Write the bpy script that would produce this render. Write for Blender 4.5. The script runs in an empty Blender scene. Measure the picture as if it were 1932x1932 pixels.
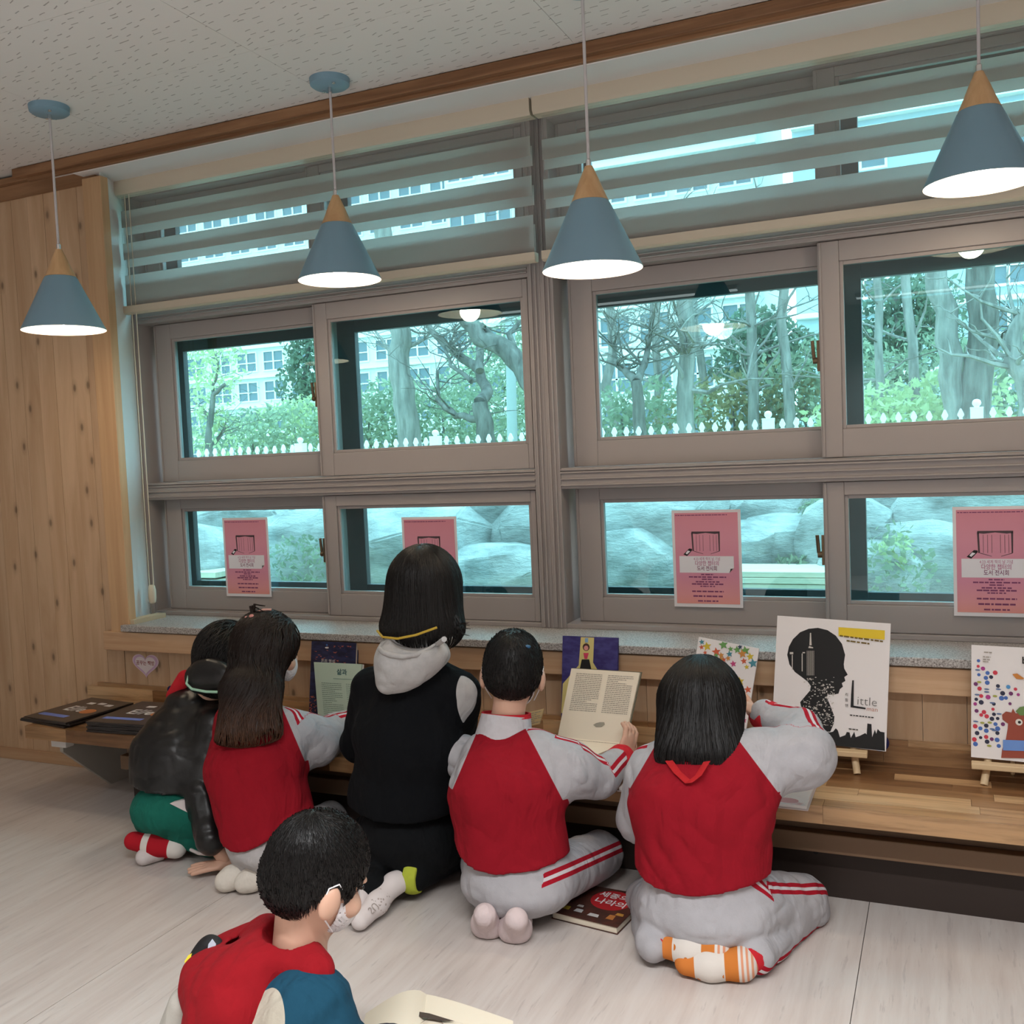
import bpy, bmesh, math, random
import numpy as np
from mathutils import Vector, Matrix

# ------------------------------------------------------------------ camera, world, lights, exposure
scene = bpy.context.scene
COL = scene.collection
F_PX = 1850.0
YAW, PITCH, ROLL = math.radians(23.89), math.radians(3.261), math.radians(-2.45)
CAM = np.array([0.0, 0.0, 1.30])
def cam_rows():
    cy, sy, cp, sp = math.cos(YAW), math.sin(YAW), math.cos(PITCH), math.sin(PITCH)
    fwd = np.array([-sy*cp, cy*cp, -sp]); right = np.array([cy, sy, 0.0]); up = np.cross(right, fwd)
    cr, sr = math.cos(ROLL), math.sin(ROLL)
    return np.array([cr*right+sr*up, -sr*right+cr*up, fwd])
MC = cam_rows()
cam_data = bpy.data.cameras.new('camera'); cam = bpy.data.objects.new('camera', cam_data); COL.objects.link(cam)
cam_data.sensor_width = 36.0; cam_data.lens = 36.0*F_PX/1932.0; cam_data.clip_start = 0.05; cam_data.clip_end = 400
rm = Matrix(((MC[0][0], MC[1][0], -MC[2][0], 0), (MC[0][1], MC[1][1], -MC[2][1], 0), (MC[0][2], MC[1][2], -MC[2][2], 1.30), (0, 0, 0, 1)))
cam.matrix_world = rm
scene.camera = cam

WORLD_STRENGTH = 6.6
world = bpy.data.worlds.new('overcast_sky'); scene.world = world; world.use_nodes = True
bg = world.node_tree.nodes['Background']; bg.inputs[0].default_value = (0.88, 0.95, 1.0, 1); bg.inputs[1].default_value = WORLD_STRENGTH

vs = scene.view_settings
scene.display_settings.display_device = 'sRGB'
vs.view_transform = 'Standard'; vs.look = 'None'; vs.gamma = 1.0; vs.use_curve_mapping = False
vs.exposure = 0.0
try:
    scene.cycles.max_bounces = 7; scene.cycles.diffuse_bounces = 4; scene.cycles.glossy_bounces = 3; scene.cycles.transmission_bounces = 5; scene.cycles.transparent_max_bounces = 16; scene.cycles.adaptive_threshold = .02
    scene.cycles.caustics_reflective = False; scene.cycles.caustics_refractive = False
    scene.cycles.sample_clamp_indirect = 4.0
except Exception:
    pass
LED_POWER = 58.0      # each ceiling LED line
BULB_POWER = 5.0      # each pendant

# ------------------------------------------------------------------ helpers
def ray(px, py):
    return MC.T @ np.array([(px-966)/F_PX, -(py-966)/F_PX, 1.0])
def at(px, py, Y):
    d = ray(px, py); return CAM + d*(Y/d[1])
def onz(px, py, z):
    d = ray(px, py); return CAM + d*((z-1.30)/d[2])

def tag(o, label, cat, group=None):
    o['label'] = label; o['category'] = cat
    if group: o['group'] = group
    return o
def struct(o, label=None, cat=None):
    o['kind'] = 'structure'
    if label: o['label'] = label
    if cat: o['category'] = cat
    return o
def empty(name, loc=(0, 0, 0), parent=None):
    o = bpy.data.objects.new(name, None); COL.objects.link(o); o.location = Vector([float(c) for c in loc]); o.empty_display_size = 0.05
    if parent is not None: o.parent = parent
    return o
def thing(name, label, cat, loc=(0, 0, 0), group=None):
    return tag(empty(name, loc), label, cat, group)
def kid(o, parent):
    """parent o, whose mesh is in world coordinates, under parent without moving it"""
    o.parent = parent
    loc = Vector((0, 0, 0)); p = parent
    m = Matrix.Identity(4)
    chain = []
    while p is not None: chain.append(p); p = p.parent
    for c in reversed(chain): m = m @ (c.matrix_parent_inverse @ c.matrix_basis)
    o.matrix_parent_inverse = m.inverted()
    return o

class MB:
    def __init__(s): s.v = []; s.f = []; s.m = []; s.mi = 0
    def add(s, vs_, fs):
        n = len(s.v); s.v += [tuple(float(c) for c in p) for p in vs_]
        for f in fs: s.f.append([i+n for i in f]); s.m.append(s.mi)
        return s
    def box(s, x0, x1, y0, y1, z0, z1):
        return s.add([(x0,y0,z0),(x1,y0,z0),(x1,y1,z0),(x0,y1,z0),(x0,y0,z1),(x1,y0,z1),(x1,y1,z1),(x0,y1,z1)],
            [(0,3,2,1),(4,5,6,7),(0,1,5,4),(1,2,6,5),(2,3,7,6),(3,0,4,7)])
    def hexa(s, p):
        return s.add(p, [(0,3,2,1),(4,5,6,7),(0,1,5,4),(1,2,6,5),(2,3,7,6),(3,0,4,7)])
    def prism(s, poly, o, u, v, d):
        """poly 2D list; o origin, u, v axes, d extrusion vector"""
        o, u, v, d = [np.array(a, float) for a in (o, u, v, d)]
        n = len(poly); P = [o+u*a+v*b for a, b in poly]
        fl = np.dot(np.cross(u, v), d) > 0
        a = list(range(n)); b = list(range(n, 2*n))
        fs = [a[::-1] if fl else a, b if fl else b[::-1]]
        for i in range(n):
            j = (i+1) % n; q = (i, j, n+j, n+i); fs.append(q if fl else q[::-1])
        return s.add(P+[p+d for p in P], fs)
    def flat(s, poly, o, u, v):
        o, u, v = [np.array(a, float) for a in (o, u, v)]
        return s.add([o+u*a+v*b for a, b in poly], [list(range(len(poly)))])
    def tube(s, path, r, n=8, cap=True):
        path = [np.array(p, float) for p in path]; rs = r if hasattr(r, '__len__') else [r]*len(path)
        ref = None; rings = []
        for i, p in enumerate(path):
            t = path[min(i+1, len(path)-1)]-path[max(i-1, 0)]; t = t/(np.linalg.norm(t)+1e-9)
            if ref is None:
                ref = np.array([0, 0, 1.0]) if abs(t[2]) < .9 else np.array([1.0, 0, 0])
            a = np.cross(t, ref); a /= np.linalg.norm(a)+1e-9; b = np.cross(a, t); ref = b
            rings.append([p+rs[i]*(a*math.cos(q)+b*math.sin(q)) for q in [2*math.pi*k/n for k in range(n)]])
        V = [q for rg in rings for q in rg]; fs = []
        for i in range(len(path)-1):
            for k in range(n):
                k2 = (k+1) % n; fs.append((i*n+k, (i+1)*n+k, (i+1)*n+k2, i*n+k2))
        if cap: fs.append(list(range(n))); fs.append(list(range((len(path)-1)*n, len(path)*n))[::-1])
        return s.add(V, fs)
    def lathe(s, prof, c, n=32, close=False):
        V = []; fs = []
        for r, z in prof:
            for k in range(n):
                a = 2*math.pi*k/n; V.append((c[0]+r*math.cos(a), c[1]+r*math.sin(a), c[2]+z))
        m = len(prof)
        for i in range(m-1):
            for k in range(n):
                k2 = (k+1) % n; fs.append((i*n+k, i*n+k2, (i+1)*n+k2, (i+1)*n+k))
        if close: fs.append(list(range(n))[::-1]); fs.append(list(range((m-1)*n, m*n)))
        return s.add(V, fs)
    def mesh(s, name, mats):
        me = bpy.data.meshes.new(name); me.from_pydata(s.v, [], s.f)
        for m in (mats if isinstance(mats, (list, tuple)) else [mats]): me.materials.append(m)
        if any(s.m): me.polygons.foreach_set('material_index', s.m)
        me.update(); return me
    def build(s, name, mats, parent=None, smooth=None, bevel=0):
        me = s.mesh(name, mats)
        o = bpy.data.objects.new(name, me); COL.objects.link(o)
        if smooth is not None:
            me.shade_smooth(); me.set_sharp_from_angle(angle=math.radians(smooth))
        if bevel:
            b = o.modifiers.new('edge', 'BEVEL'); b.width = bevel; b.segments = 2; b.limit_method = 'ANGLE'
        if parent is not None: kid(o, parent)
        return o

def ngon_fix(o):
    bm = bmesh.new(); bm.from_mesh(o.data); bmesh.ops.triangulate(bm, faces=[f for f in bm.faces if len(f.verts) > 4]); bm.to_mesh(o.data); bm.free(); return o

# ---- materials
def nn(nt, t, **kw):
    n = nt.nodes.new(t)
    for k, v in kw.items(): setattr(n, k, v)
    return n
def base_mat(name, col=(.5, .5, .5), rough=.5, spec=.5, metal=0.0, emit=None, es=0.0):
    m = bpy.data.materials.new(name); m.use_nodes = True
    b = m.node_tree.nodes['Principled BSDF']
    b.inputs['Base Color'].default_value = (*col, 1); b.inputs['Roughness'].default_value = rough
    b.inputs['Specular IOR Level'].default_value = spec; b.inputs['Metallic'].default_value = metal
    if emit is not None:
        b.inputs['Emission Color'].default_value = (*emit, 1); b.inputs['Emission Strength'].default_value = es
    return m
def ramp(nt, pts):
    r = nn(nt, 'ShaderNodeValToRGB'); e = r.color_ramp.elements
    e[0].position = pts[0][0]; e[0].color = (*pts[0][1], 1); e[1].position = pts[-1][0]; e[1].color = (*pts[-1][1], 1)
    for p, c in pts[1:-1]:
        x = e.new(p); x.color = (*c, 1)
    return r
def coords(nt, scale=(1, 1, 1), kind='Object', loc=None):
    tc = nn(nt, 'ShaderNodeTexCoord'); mp = nn(nt, 'ShaderNodeMapping'); mp.inputs['Scale'].default_value = scale
    if loc: mp.inputs['Location'].default_value = loc
    nt.links.new(tc.outputs[kind], mp.inputs['Vector']); return mp
def mixc(nt, fac, a, b, mode='MIX'):
    m = nn(nt, 'ShaderNodeMix', data_type='RGBA', blend_type=mode)
    for s, v in ((0, fac), (6, a), (7, b)):
        if hasattr(v, 'type') and hasattr(v, 'node'): nt.links.new(v, m.inputs[s])
        elif s == 0: m.inputs[0].default_value = v
        else: m.inputs[s].default_value = (*v, 1) if len(v) == 3 else v
    return m.outputs[2]
def mth(nt, op, a, b=None, c=None):
    m = nn(nt, 'ShaderNodeMath', operation=op)
    for i, v in enumerate((a, b, c)):
        if v is None: continue
        if hasattr(v, 'node'): nt.links.new(v, m.inputs[i])
        else: m.inputs[i].default_value = v
    return m.outputs[0]
def bump(nt, h, strength=.3, dist=.002):
    b = nn(nt, 'ShaderNodeBump'); b.inputs['Strength'].default_value = strength; b.inputs['Distance'].default_value = dist
    nt.links.new(h, b.inputs['Height']); nt.links.new(b.outputs[0], nt.nodes['Principled BSDF'].inputs['Normal'])
def setc(nt, c): nt.links.new(c, nt.nodes['Principled BSDF'].inputs['Base Color'])
def noise(nt, vec, scale=5, detail=4, rough=.55):
    n = nn(nt, 'ShaderNodeTexNoise'); n.inputs['Scale'].default_value = scale; n.inputs['Detail'].default_value = detail; n.inputs['Roughness'].default_value = rough
    if vec is not None: nt.links.new(vec.outputs[0] if hasattr(vec, 'outputs') else vec, n.inputs['Vector'])
    return n

def wood_mat(name, dark, light, axis='z', knots=True, perobj=0.25, rough=.55, grain=26.0):
    """grain runs along axis; perobj = how far each board differs from the next"""
    m = base_mat(name, light, rough, .35); nt = m.node_tree
    st = {'x': (1.3, grain, grain), 'y': (grain, 1.3, grain), 'z': (grain, grain, 1.3)}[axis]
    oi = nn(nt, 'ShaderNodeObjectInfo')
    mp = coords(nt, st)
    off = nn(nt, 'ShaderNodeVectorMath', operation='MULTIPLY_ADD')
    cmb = nn(nt, 'ShaderNodeCombineXYZ')
    for i in range(3): nt.links.new(oi.outputs['Random'], cmb.inputs[i])
    nt.links.new(cmb.outputs[0], off.inputs[0]); off.inputs[1].default_value = (37., 53., 71.); nt.links.new(mp.outputs[0], off.inputs[2])
    n1 = noise(nt, off, 1.0, 5, .6); n1.inputs['Distortion'].default_value = .6
    r = ramp(nt, [(.3, dark), (.48, tuple(.5*a+.5*b for a, b in zip(dark, light))), (.62, light)])
    nt.links.new(n1.outputs[0], r.inputs[0])
    c = r.outputs[0]
    if knots:
        # knots, laid out on the face of the wall
        tck = nn(nt, 'ShaderNodeTexCoord'); sk_ = nn(nt, 'ShaderNodeSeparateXYZ'); nt.links.new(tck.outputs['Object'], sk_.inputs[0]); ck = nn(nt, 'ShaderNodeCombineXYZ')
        nt.links.new(mth(nt, 'MULTIPLY', sk_.outputs[0], 6.2), ck.inputs[0]); nt.links.new(mth(nt, 'MULTIPLY', sk_.outputs[2], 3.1), ck.inputs[1])
        vo = nn(nt, 'ShaderNodeTexVoronoi', voronoi_dimensions='2D'); vo.inputs['Scale'].default_value = 1.0
        nt.links.new(ck.outputs[0], vo.inputs['Vector'])
        kr = ramp(nt, [(.0, (1, 1, 1)), (.036, (.85, .85, .85)), (.062, (.28, .28, .28)), (.14, (0, 0, 0))])
        nt.links.new(vo.outputs['Distance'], kr.inputs[0])
        c = mixc(nt, mth(nt, 'MULTIPLY', kr.outputs[0], .8), c, tuple(x*.25 for x in dark))
    if perobj:
        v = nn(nt, 'ShaderNodeHueSaturation'); nt.links.new(c, v.inputs['Color'])
        nt.links.new(mth(nt, 'MULTIPLY_ADD', oi.outputs['Random'], perobj, 1-perobj/2), v.inputs['Value']); c = v.outputs[0]
    setc(nt, c); bump(nt, n1.outputs[0], .15, .001)
    return m

def crease_bump(nt, fine, strength=.35, dist=.0015, big=.011, sc=9.0):
    """fine nap plus broad soft creases"""
    mp = coords(nt, (1, 1, .55)); mp.inputs['Rotation'].default_value = (.3, .5, .4)
    n = noise(nt, mp, sc, 3, .5); n.inputs['Distortion'].default_value = .5
    r = ramp(nt, [(.38, (0, 0, 0)), (.5, (.75, .75, .75)), (.56, (1, 1, 1)), (.72, (.55, .55, .55))]); nt.links.new(n.outputs[0], r.inputs[0])
    b1 = nn(nt, 'ShaderNodeBump'); b1.inputs['Strength'].default_value = .55; b1.inputs['Distance'].default_value = big; nt.links.new(r.outputs[0], b1.inputs['Height'])
    b2 = nn(nt, 'ShaderNodeBump'); b2.inputs['Strength'].default_value = strength; b2.inputs['Distance'].default_value = dist; nt.links.new(fine, b2.inputs['Height']); nt.links.new(b1.outputs[0], b2.inputs['Normal'])
    nt.links.new(b2.outputs[0], nt.nodes['Principled BSDF'].inputs['Normal'])
def cloth_mat(name, col, rough=.9, scale=260, strength=.35, var=.12, sheen=.0):
    m = base_mat(name, col, rough, .2); nt = m.node_tree; b = nt.nodes['Principled BSDF']
    b.inputs['Sheen Weight'].default_value = sheen
    mp = coords(nt); n = noise(nt, mp, scale, 3, .6); n2 = noise(nt, mp, 40, 3)
    c = mixc(nt, mth(nt, 'MULTIPLY', n2.outputs[0], 1.0), tuple(x*(1-var) for x in col), tuple(min(1, x*(1+var)) for x in col))
    setc(nt, c); crease_bump(nt, n.outputs[0], strength, .0015, .006, 13.0)
    return m

def copy_tree(o, parent=None):
    c = o.copy(); COL.objects.link(c)
    if parent is not None: c.parent = parent
    for ch in list(o.children): copy_tree(ch, c)
    return c

def text_mesh(name, body, size, mat, o, u, v, parent=None, align='CENTER', lift=(0, 0, 0), bold=0.0, squash=1.0):
    """flat lettering as a mesh; origin o, right axis u, up axis v"""
    cu = bpy.data.curves.new(name, 'FONT'); cu.body = body; cu.size = size; cu.align_x = align; cu.align_y = 'CENTER'; cu.offset = bold
    cu.resolution_u = 2; cu.space_line = .9
    t = bpy.data.objects.new(name+'_tmp', cu); COL.objects.link(t)
    dg = bpy.context.evaluated_depsgraph_get(); me = bpy.data.meshes.new_from_object(t.evaluated_get(dg))
    bpy.data.objects.remove(t); bpy.data.curves.remove(cu)
    me.name = name; u = np.array(u, float); v = np.array(v, float); o = np.array(o, float)
    n = len(me.vertices); co = np.empty(n*3); me.vertices.foreach_get('co', co); co = co.reshape(-1, 3)
    P = o+np.outer(co[:, 0]*squash, u)+np.outer(co[:, 1], v)+np.array(lift, float)
    me.vertices.foreach_set('co', P.ravel()); me.materials.clear(); me.materials.append(mat); me.update()
    ob = bpy.data.objects.new(name, me); COL.objects.link(ob)
    if parent is not None: kid(ob, parent)
    return ob
def scribble(mb, x0, x1, z, h, o, u, v, rnd, gap=.25):
    """a line of tiny illegible print as a row of small dashes"""
    x = x0
    while x < x1:
        w = min(rnd.uniform(1.2, 4.5)*h, x1-x)
        mb.flat([(x, z-h*.5), (x+w, z-h*.5), (x+w, z+h*.5), (x, z+h*.5)], o, u, v); x += w+h*rnd.uniform(.35, .9)
# ------------------------------------------------------------------ materials of the room
rnd = random.Random(7)
W = 3.15
M_PINE = wood_mat('pine_board', (.47, .30, .175), (.60, .415, .265), 'z', True, .16, .55, 14)
M_PINEX = wood_mat('pine_rail', (.48, .29, .165), (.60, .40, .245), 'x', False, .16)
M_PINEZ = wood_mat('pine_casing', (.50, .31, .165), (.60, .39, .22), 'z', False, .1)
M_TRIM = wood_mat('stained_trim', (.16, .075, .035), (.32, .17, .085), 'x', False, .1)
M_CROWN = wood_mat('stained_crown', (.22, .115, .055), (.36, .2, .105), 'x', False, .1)
M_WHITE = base_mat('painted_plaster', (.78, .765, .75), .7, .3)
M_FRAME = base_mat('taupe_window_profile', (.325, .295, .29), .45, .4)
M_FRAMEO = base_mat('dark_outer_profile', (.06, .06, .065), .45, .4)
M_CREAM = base_mat('cream_aluminium', (.60, .53, .42), .45, .4)
M_CHROME = base_mat('chrome', (.7, .7, .7), .2, .5, 1.0)
M_BRASS = base_mat('aged_brass', (.13, .095, .06), .4, .5, .7)
M_BLACK = base_mat('black_print', (.012, .012, .013), .6, .3)
M_BACKWALL = base_mat('plain_wall', (.66, .64, .62), .8, .2)

def glass_mat(name, col):
    m = bpy.data.materials.new(name); m.use_nodes = True; nt = m.node_tree; nt.nodes.clear()
    out = nn(nt, 'ShaderNodeOutputMaterial'); mx = nn(nt, 'ShaderNodeMixShader'); tr = nn(nt, 'ShaderNodeBsdfTransparent'); gl = nn(nt, 'ShaderNodeBsdfGlossy')
    fr = nn(nt, 'ShaderNodeFresnel'); geo = nn(nt, 'ShaderNodeNewGeometry'); nt.links.new(mth(nt, 'MULTIPLY_ADD', geo.outputs['Backfacing'], 1/1.5-1.5, 1.5), fr.inputs['IOR'])
    tr.inputs[0].default_value = (*[c**.5 for c in col], 1); gl.inputs['Roughness'].default_value = .0; gl.inputs[0].default_value = (1, 1, 1, 1)
    nt.links.new(fr.outputs[0], mx.inputs[0])
    nt.links.new(tr.outputs[0], mx.inputs[1]); nt.links.new(gl.outputs[0], mx.inputs[2]); nt.links.new(mx.outputs[0], out.inputs[0])
    return m
M_GLASS = glass_mat('blue_green_glass', (.36, .71, .77))
M_GLASS2 = glass_mat('outer_glass', (.84, .95, .97))

def granite():
    m = base_mat('granite', (.4, .38, .37), .45, .4); nt = m.node_tree
    mp = coords(nt); n = noise(nt, mp, 190, 4, .7); r = ramp(nt, [(.35, (.12, .105, .10)), (.47, (.33, .305, .29)), (.55, (.44, .42, .405)), (.68, (.62, .60, .585))])
    nt.links.new(n.outputs[0], r.inputs[0]); setc(nt, r.outputs[0]); bump(nt, n.outputs[0], .25, .001); return m
M_GRANITE = granite()

def ceiling_mat():
    m = base_mat('acoustic_tile', (.76, .74, .72), .85, .2); nt = m.node_tree
    mp = coords(nt, (17, 30, 1)); wob = noise(nt, coords(nt, (6, 6, 1)), 1.0, 2)
    ad = nn(nt, 'ShaderNodeVectorMath', operation='MULTIPLY_ADD'); nt.links.new(wob.outputs['Color'], ad.inputs[0]); ad.inputs[1].default_value = (1.6, 1.6, 0); nt.links.new(mp.outputs[0], ad.inputs[2])
    vo = nn(nt, 'ShaderNodeTexVoronoi', feature='F1', voronoi_dimensions='2D'); vo.inputs['Scale'].default_value = 1.0; vo.inputs['Randomness'].default_value = .85
    nt.links.new(ad.outputs[0], vo.inputs['Vector'])
    # elongated slit inside each cell
    df = nn(nt, 'ShaderNodeVectorMath', operation='SUBTRACT'); nt.links.new(ad.outputs[0], df.inputs[0]); nt.links.new(vo.outputs['Position'], df.inputs[1])
    sp = nn(nt, 'ShaderNodeSeparateXYZ'); nt.links.new(df.outputs[0], sp.inputs[0])
    wx = mth(nt, 'LESS_THAN', mth(nt, 'ABSOLUTE', sp.outputs[0]), .20)
    yb = mth(nt, 'MULTIPLY_ADD', sp.outputs[0], .35, sp.outputs[1])
    wy = mth(nt, 'LESS_THAN', mth(nt, 'ABSOLUTE', yb), .055)
    sc_ = nn(nt, 'ShaderNodeSeparateColor'); nt.links.new(vo.outputs['Color'], sc_.inputs[0])
    pick = mth(nt, 'LESS_THAN', sc_.outputs[0], .72)
    f = mth(nt, 'MULTIPLY', mth(nt, 'MULTIPLY', wx, wy), pick)
    spk = noise(nt, coords(nt), 45, 2); s2 = mth(nt, 'LESS_THAN', spk.outputs[0], .235)
    c = mixc(nt, mth(nt, 'MULTIPLY', f, .62), (.76, .74, .72), (.19, .17, .16)); c = mixc(nt, mth(nt, 'MULTIPLY', s2, .6), c, (.14, .12, .11))
    setc(nt, c); bump(nt, mth(nt, 'SUBTRACT', 1.0, f), .4, .002); return m
M_CEIL = ceiling_mat()

def floor_mat():
    m = base_mat('streaked_vinyl', (.62, .56, .52), .38, .4); nt = m.node_tree
    n1 = noise(nt, coords(nt, (30, 2.2, 1)), 1.0, 6, .62); n1.inputs['Distortion'].default_value = .3
    n2 = noise(nt, coords(nt, (70, 7, 1)), 1.0, 4, .6); n3 = noise(nt, coords(nt, (6, 1.0, 1)), 1.0, 3)
    r = ramp(nt, [(.30, (.47, .415, .385)), (.45, (.56, .50, .465)), (.58, (.61, .56, .525)), (.75, (.64, .60, .575))])
    nt.links.new(mth(nt, 'MULTIPLY_ADD', n3.outputs[0], .35, mth(nt, 'MULTIPLY', n1.outputs[0], .65)), r.inputs[0])
    d = ramp(nt, [(.33, (1, 1, 1)), (.40, (0, 0, 0))]); nt.links.new(n2.outputs[0], d.inputs[0])
    c = mixc(nt, mth(nt, 'MULTIPLY', d.outputs[0], .45), r.outputs[0], (.38, .335, .32))
    setc(nt, c); bump(nt, n2.outputs[0], .04, .001)
    return m
M_FLOOR = floor_mat()

# ------------------------------------------------------------------ shell
XL, XR, YB, ZC = -5.6, 2.6, -3.2, 2.60
floor = struct(empty('floor'))
MB().box(XL-.1, XR+.1, YB-.1, W+.35, -.12, -.02).build('subfloor', M_BACKWALL, floor)
for i, (x0, x1) in enumerate([(XL, -2.03), (-2.028, -.215), (-.213, 1.6), (1.602, XR)]):
    MB().box(x0, x1, YB, W+.05, -.02, 0.0).build('vinyl_sheet', M_FLOOR, floor)
ceiling = struct(empty('ceiling', (0, 0, ZC)))
MB().box(XL, XR, YB, W+.3, ZC+.012, ZC+.06).build('ceiling_board', M_WHITE, ceiling)
tw, th = .909, .455
tile_me = MB().box(0, tw-.0015, 0, th-.0015, 0, .012).mesh('acoustic_tile', M_CEIL)
ix = 0
xs0 = XL
while xs0 < XR:
    ys0 = W-.12-th
    while ys0 > YB-th:
        o = bpy.data.objects.new('acoustic_tile', tile_me); COL.objects.link(o); o.parent = ceiling; o.location = (xs0, ys0, 0); ys0 -= th
    xs0 += tw
# window wall: block left of the opening, below it and above it
wl = struct(empty('wall_window'))
MB().box(XL, -3.29, W+.012, W+.35, 0, ZC).build('wall_core', M_BACKWALL, wl)
MB().box(-3.29, .64, W+.012, W+.35, 0, .632).build('wall_core', M_BACKWALL, wl)
MB().box(.60, XR, W+.0, W+.35, 0, ZC).build('wall_core', M_BACKWALL, wl)
MB().box(-3.29, .60, W-.075, W+.35, 2.545, ZC).build('lintel', M_WHITE, wl, bevel=.004)
# splayed white reveal at the left
MB().prism([(-3.175, 3.11), (-3.29, 3.36), (-3.40, 3.36), (-3.40, 3.165), (-3.24, 3.165)], (0, 0, .656), (1, 0, 0), (0, 1, 0), (0, 0, 2.545-.656)).build('reveal', M_WHITE, wl)
MB().box(-3.20, -3.15, 3.115, 3.30, .656, .676).build('plaster_foot', base_mat('ochre_filler', (.52, .42, .29), .8), wl)
# pine boards, each a part
x = XL
while x < -3.27:
    w_ = min(.098, -3.245-x)
    MB().box(x+.0007, x+w_-.0007, W-.006-rnd.uniform(0, .0012), W+.012, .05, 2.52).build('plank', M_PINE, wl); x += .098
x = -3.245
while x < .9:
    MB().box(x+.0007, x+.1213, W-.006-rnd.uniform(0, .0012), W+.012, .36, .56).build('plank', M_PINE, wl); x += .122
# crown at the top of the boards and base at the floor
bb = struct(MB().box(XL, -2.9, W-.018, W-.006, 0, .052).build('baseboard_left', M_PINEX, bevel=.002))
tr = struct(empty('trim_1', (-3.2, W, 2.5)))
MB().box(XL, -3.22, W-.02, W-.0, 2.515, 2.575).build('crown_board', M_CROWN, tr, bevel=.003)
MB().box(XL, -3.3, W-.045, W-.0, 2.575, 2.60).build('crown_board', M_CROWN, tr, bevel=.003)
tr2 = struct(empty('trim_2', (-3.2, W-.12, 2.56)))
MB().box(-3.585, 1.2, 3.03, 3.062, 2.562, 2.60).build('cornice_board', M_TRIM, tr2, bevel=.003)
MB().box(-3.53, 1.2, 3.058, 3.078, 2.548, 2.585).build('cornice_board', M_TRIM, tr2, bevel=.003)
MB().box(-3.45, -3.28, 3.062, 3.15, 2.565, 2.60).build('plaster_return', M_WHITE, tr2)
# casing around the opening
cs = struct(empty('trim_3', (-3.24, 3.1, .6)))
MB().box(-3.275, -3.172, 3.108, W, .545, 2.53).build('casing_post', M_PINEZ, cs, bevel=.003)
MB().box(-3.315, 1.0, 3.098, W, .545, .625).build('casing_rail', M_PINEX, cs, bevel=.003)
sill = struct(MB().box(-3.20, .75, 3.085, 3.40, .630, .657).build('trim_4', M_GRANITE, bevel=.003))
sill.name = 'window_sill_slab'
# rest of the room behind the camera
struct(MB().box(XL-.1, XL, YB, W+.35, 0, ZC).build('wall_left', M_BACKWALL))
struct(MB().box(XR, XR+.1, YB, W+.35, 0, ZC).build('wall_right', M_BACKWALL))
struct(MB().box(XL, XR, YB-.1, YB, 0, ZC).build('wall_back', M_BACKWALL))

# ------------------------------------------------------------------ windows
def ring(mb, x0, x1, z0, z1, gx0, gx1, gz0, gz1, y0, y1):
    mb.box(x0, gx0, y0, y1, z0, z1); mb.box(gx1, x1, y0, y1, z0, z1)
    mb.box(gx0, gx1, y0, y1, z0, gz0); mb.box(gx0, gx1, y0, y1, gz1, z1)
def sash(win, x0, x1, z0, z1, gx0, gx1, gz0, gz1, yf, handle=None):
    mb = MB(); ring(mb, x0, x1, z0, z1, gx0-.012, gx1+.012, gz0-.012, gz1+.012, yf, yf+.034)
    s = mb.build('sash', M_FRAME, win, bevel=.0025)
    mb = MB(); ring(mb, gx0-.012, gx1+.012, gz0-.012, gz1+.012, gx0, gx1, gz0, gz1, yf+.008, yf+.03); mb.build('glazing_bead', M_FRAME, s, bevel=.0015)
    MB().box(gx0-.004, gx1+.004, yf+.018, yf+.0185, gz0-.004, gz1+.004).build('glass', M_GLASS, s)
    # a raised groove line beside the glass on the stiles
    mb = MB(); mb.box(x0+.006, x0+.012, yf-.006, yf, z0+.004, z1-.004); mb.box(x1-.012, x1-.006, yf-.006, yf, z0+.004, z1-.004); mb.build('stile_rib', M_FRAME, s)
    if handle:
        hx, hz = handle; mb = MB(); mb.box(hx-.010, hx+.010, yf-.008, yf, hz-.055, hz+.055); mb.tube([(hx, yf-.006, hz-.012), (hx, yf-.022, hz-.012)], .012, 10)
        mb.tube([(hx, yf-.02, hz-.012), (hx-.006, yf-.024, hz+.03), (hx-.008, yf-.024, hz+.045)], [.006, .006, .004], 8); mb.build('latch', M_BRASS, s, smooth=40)
    return s
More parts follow.
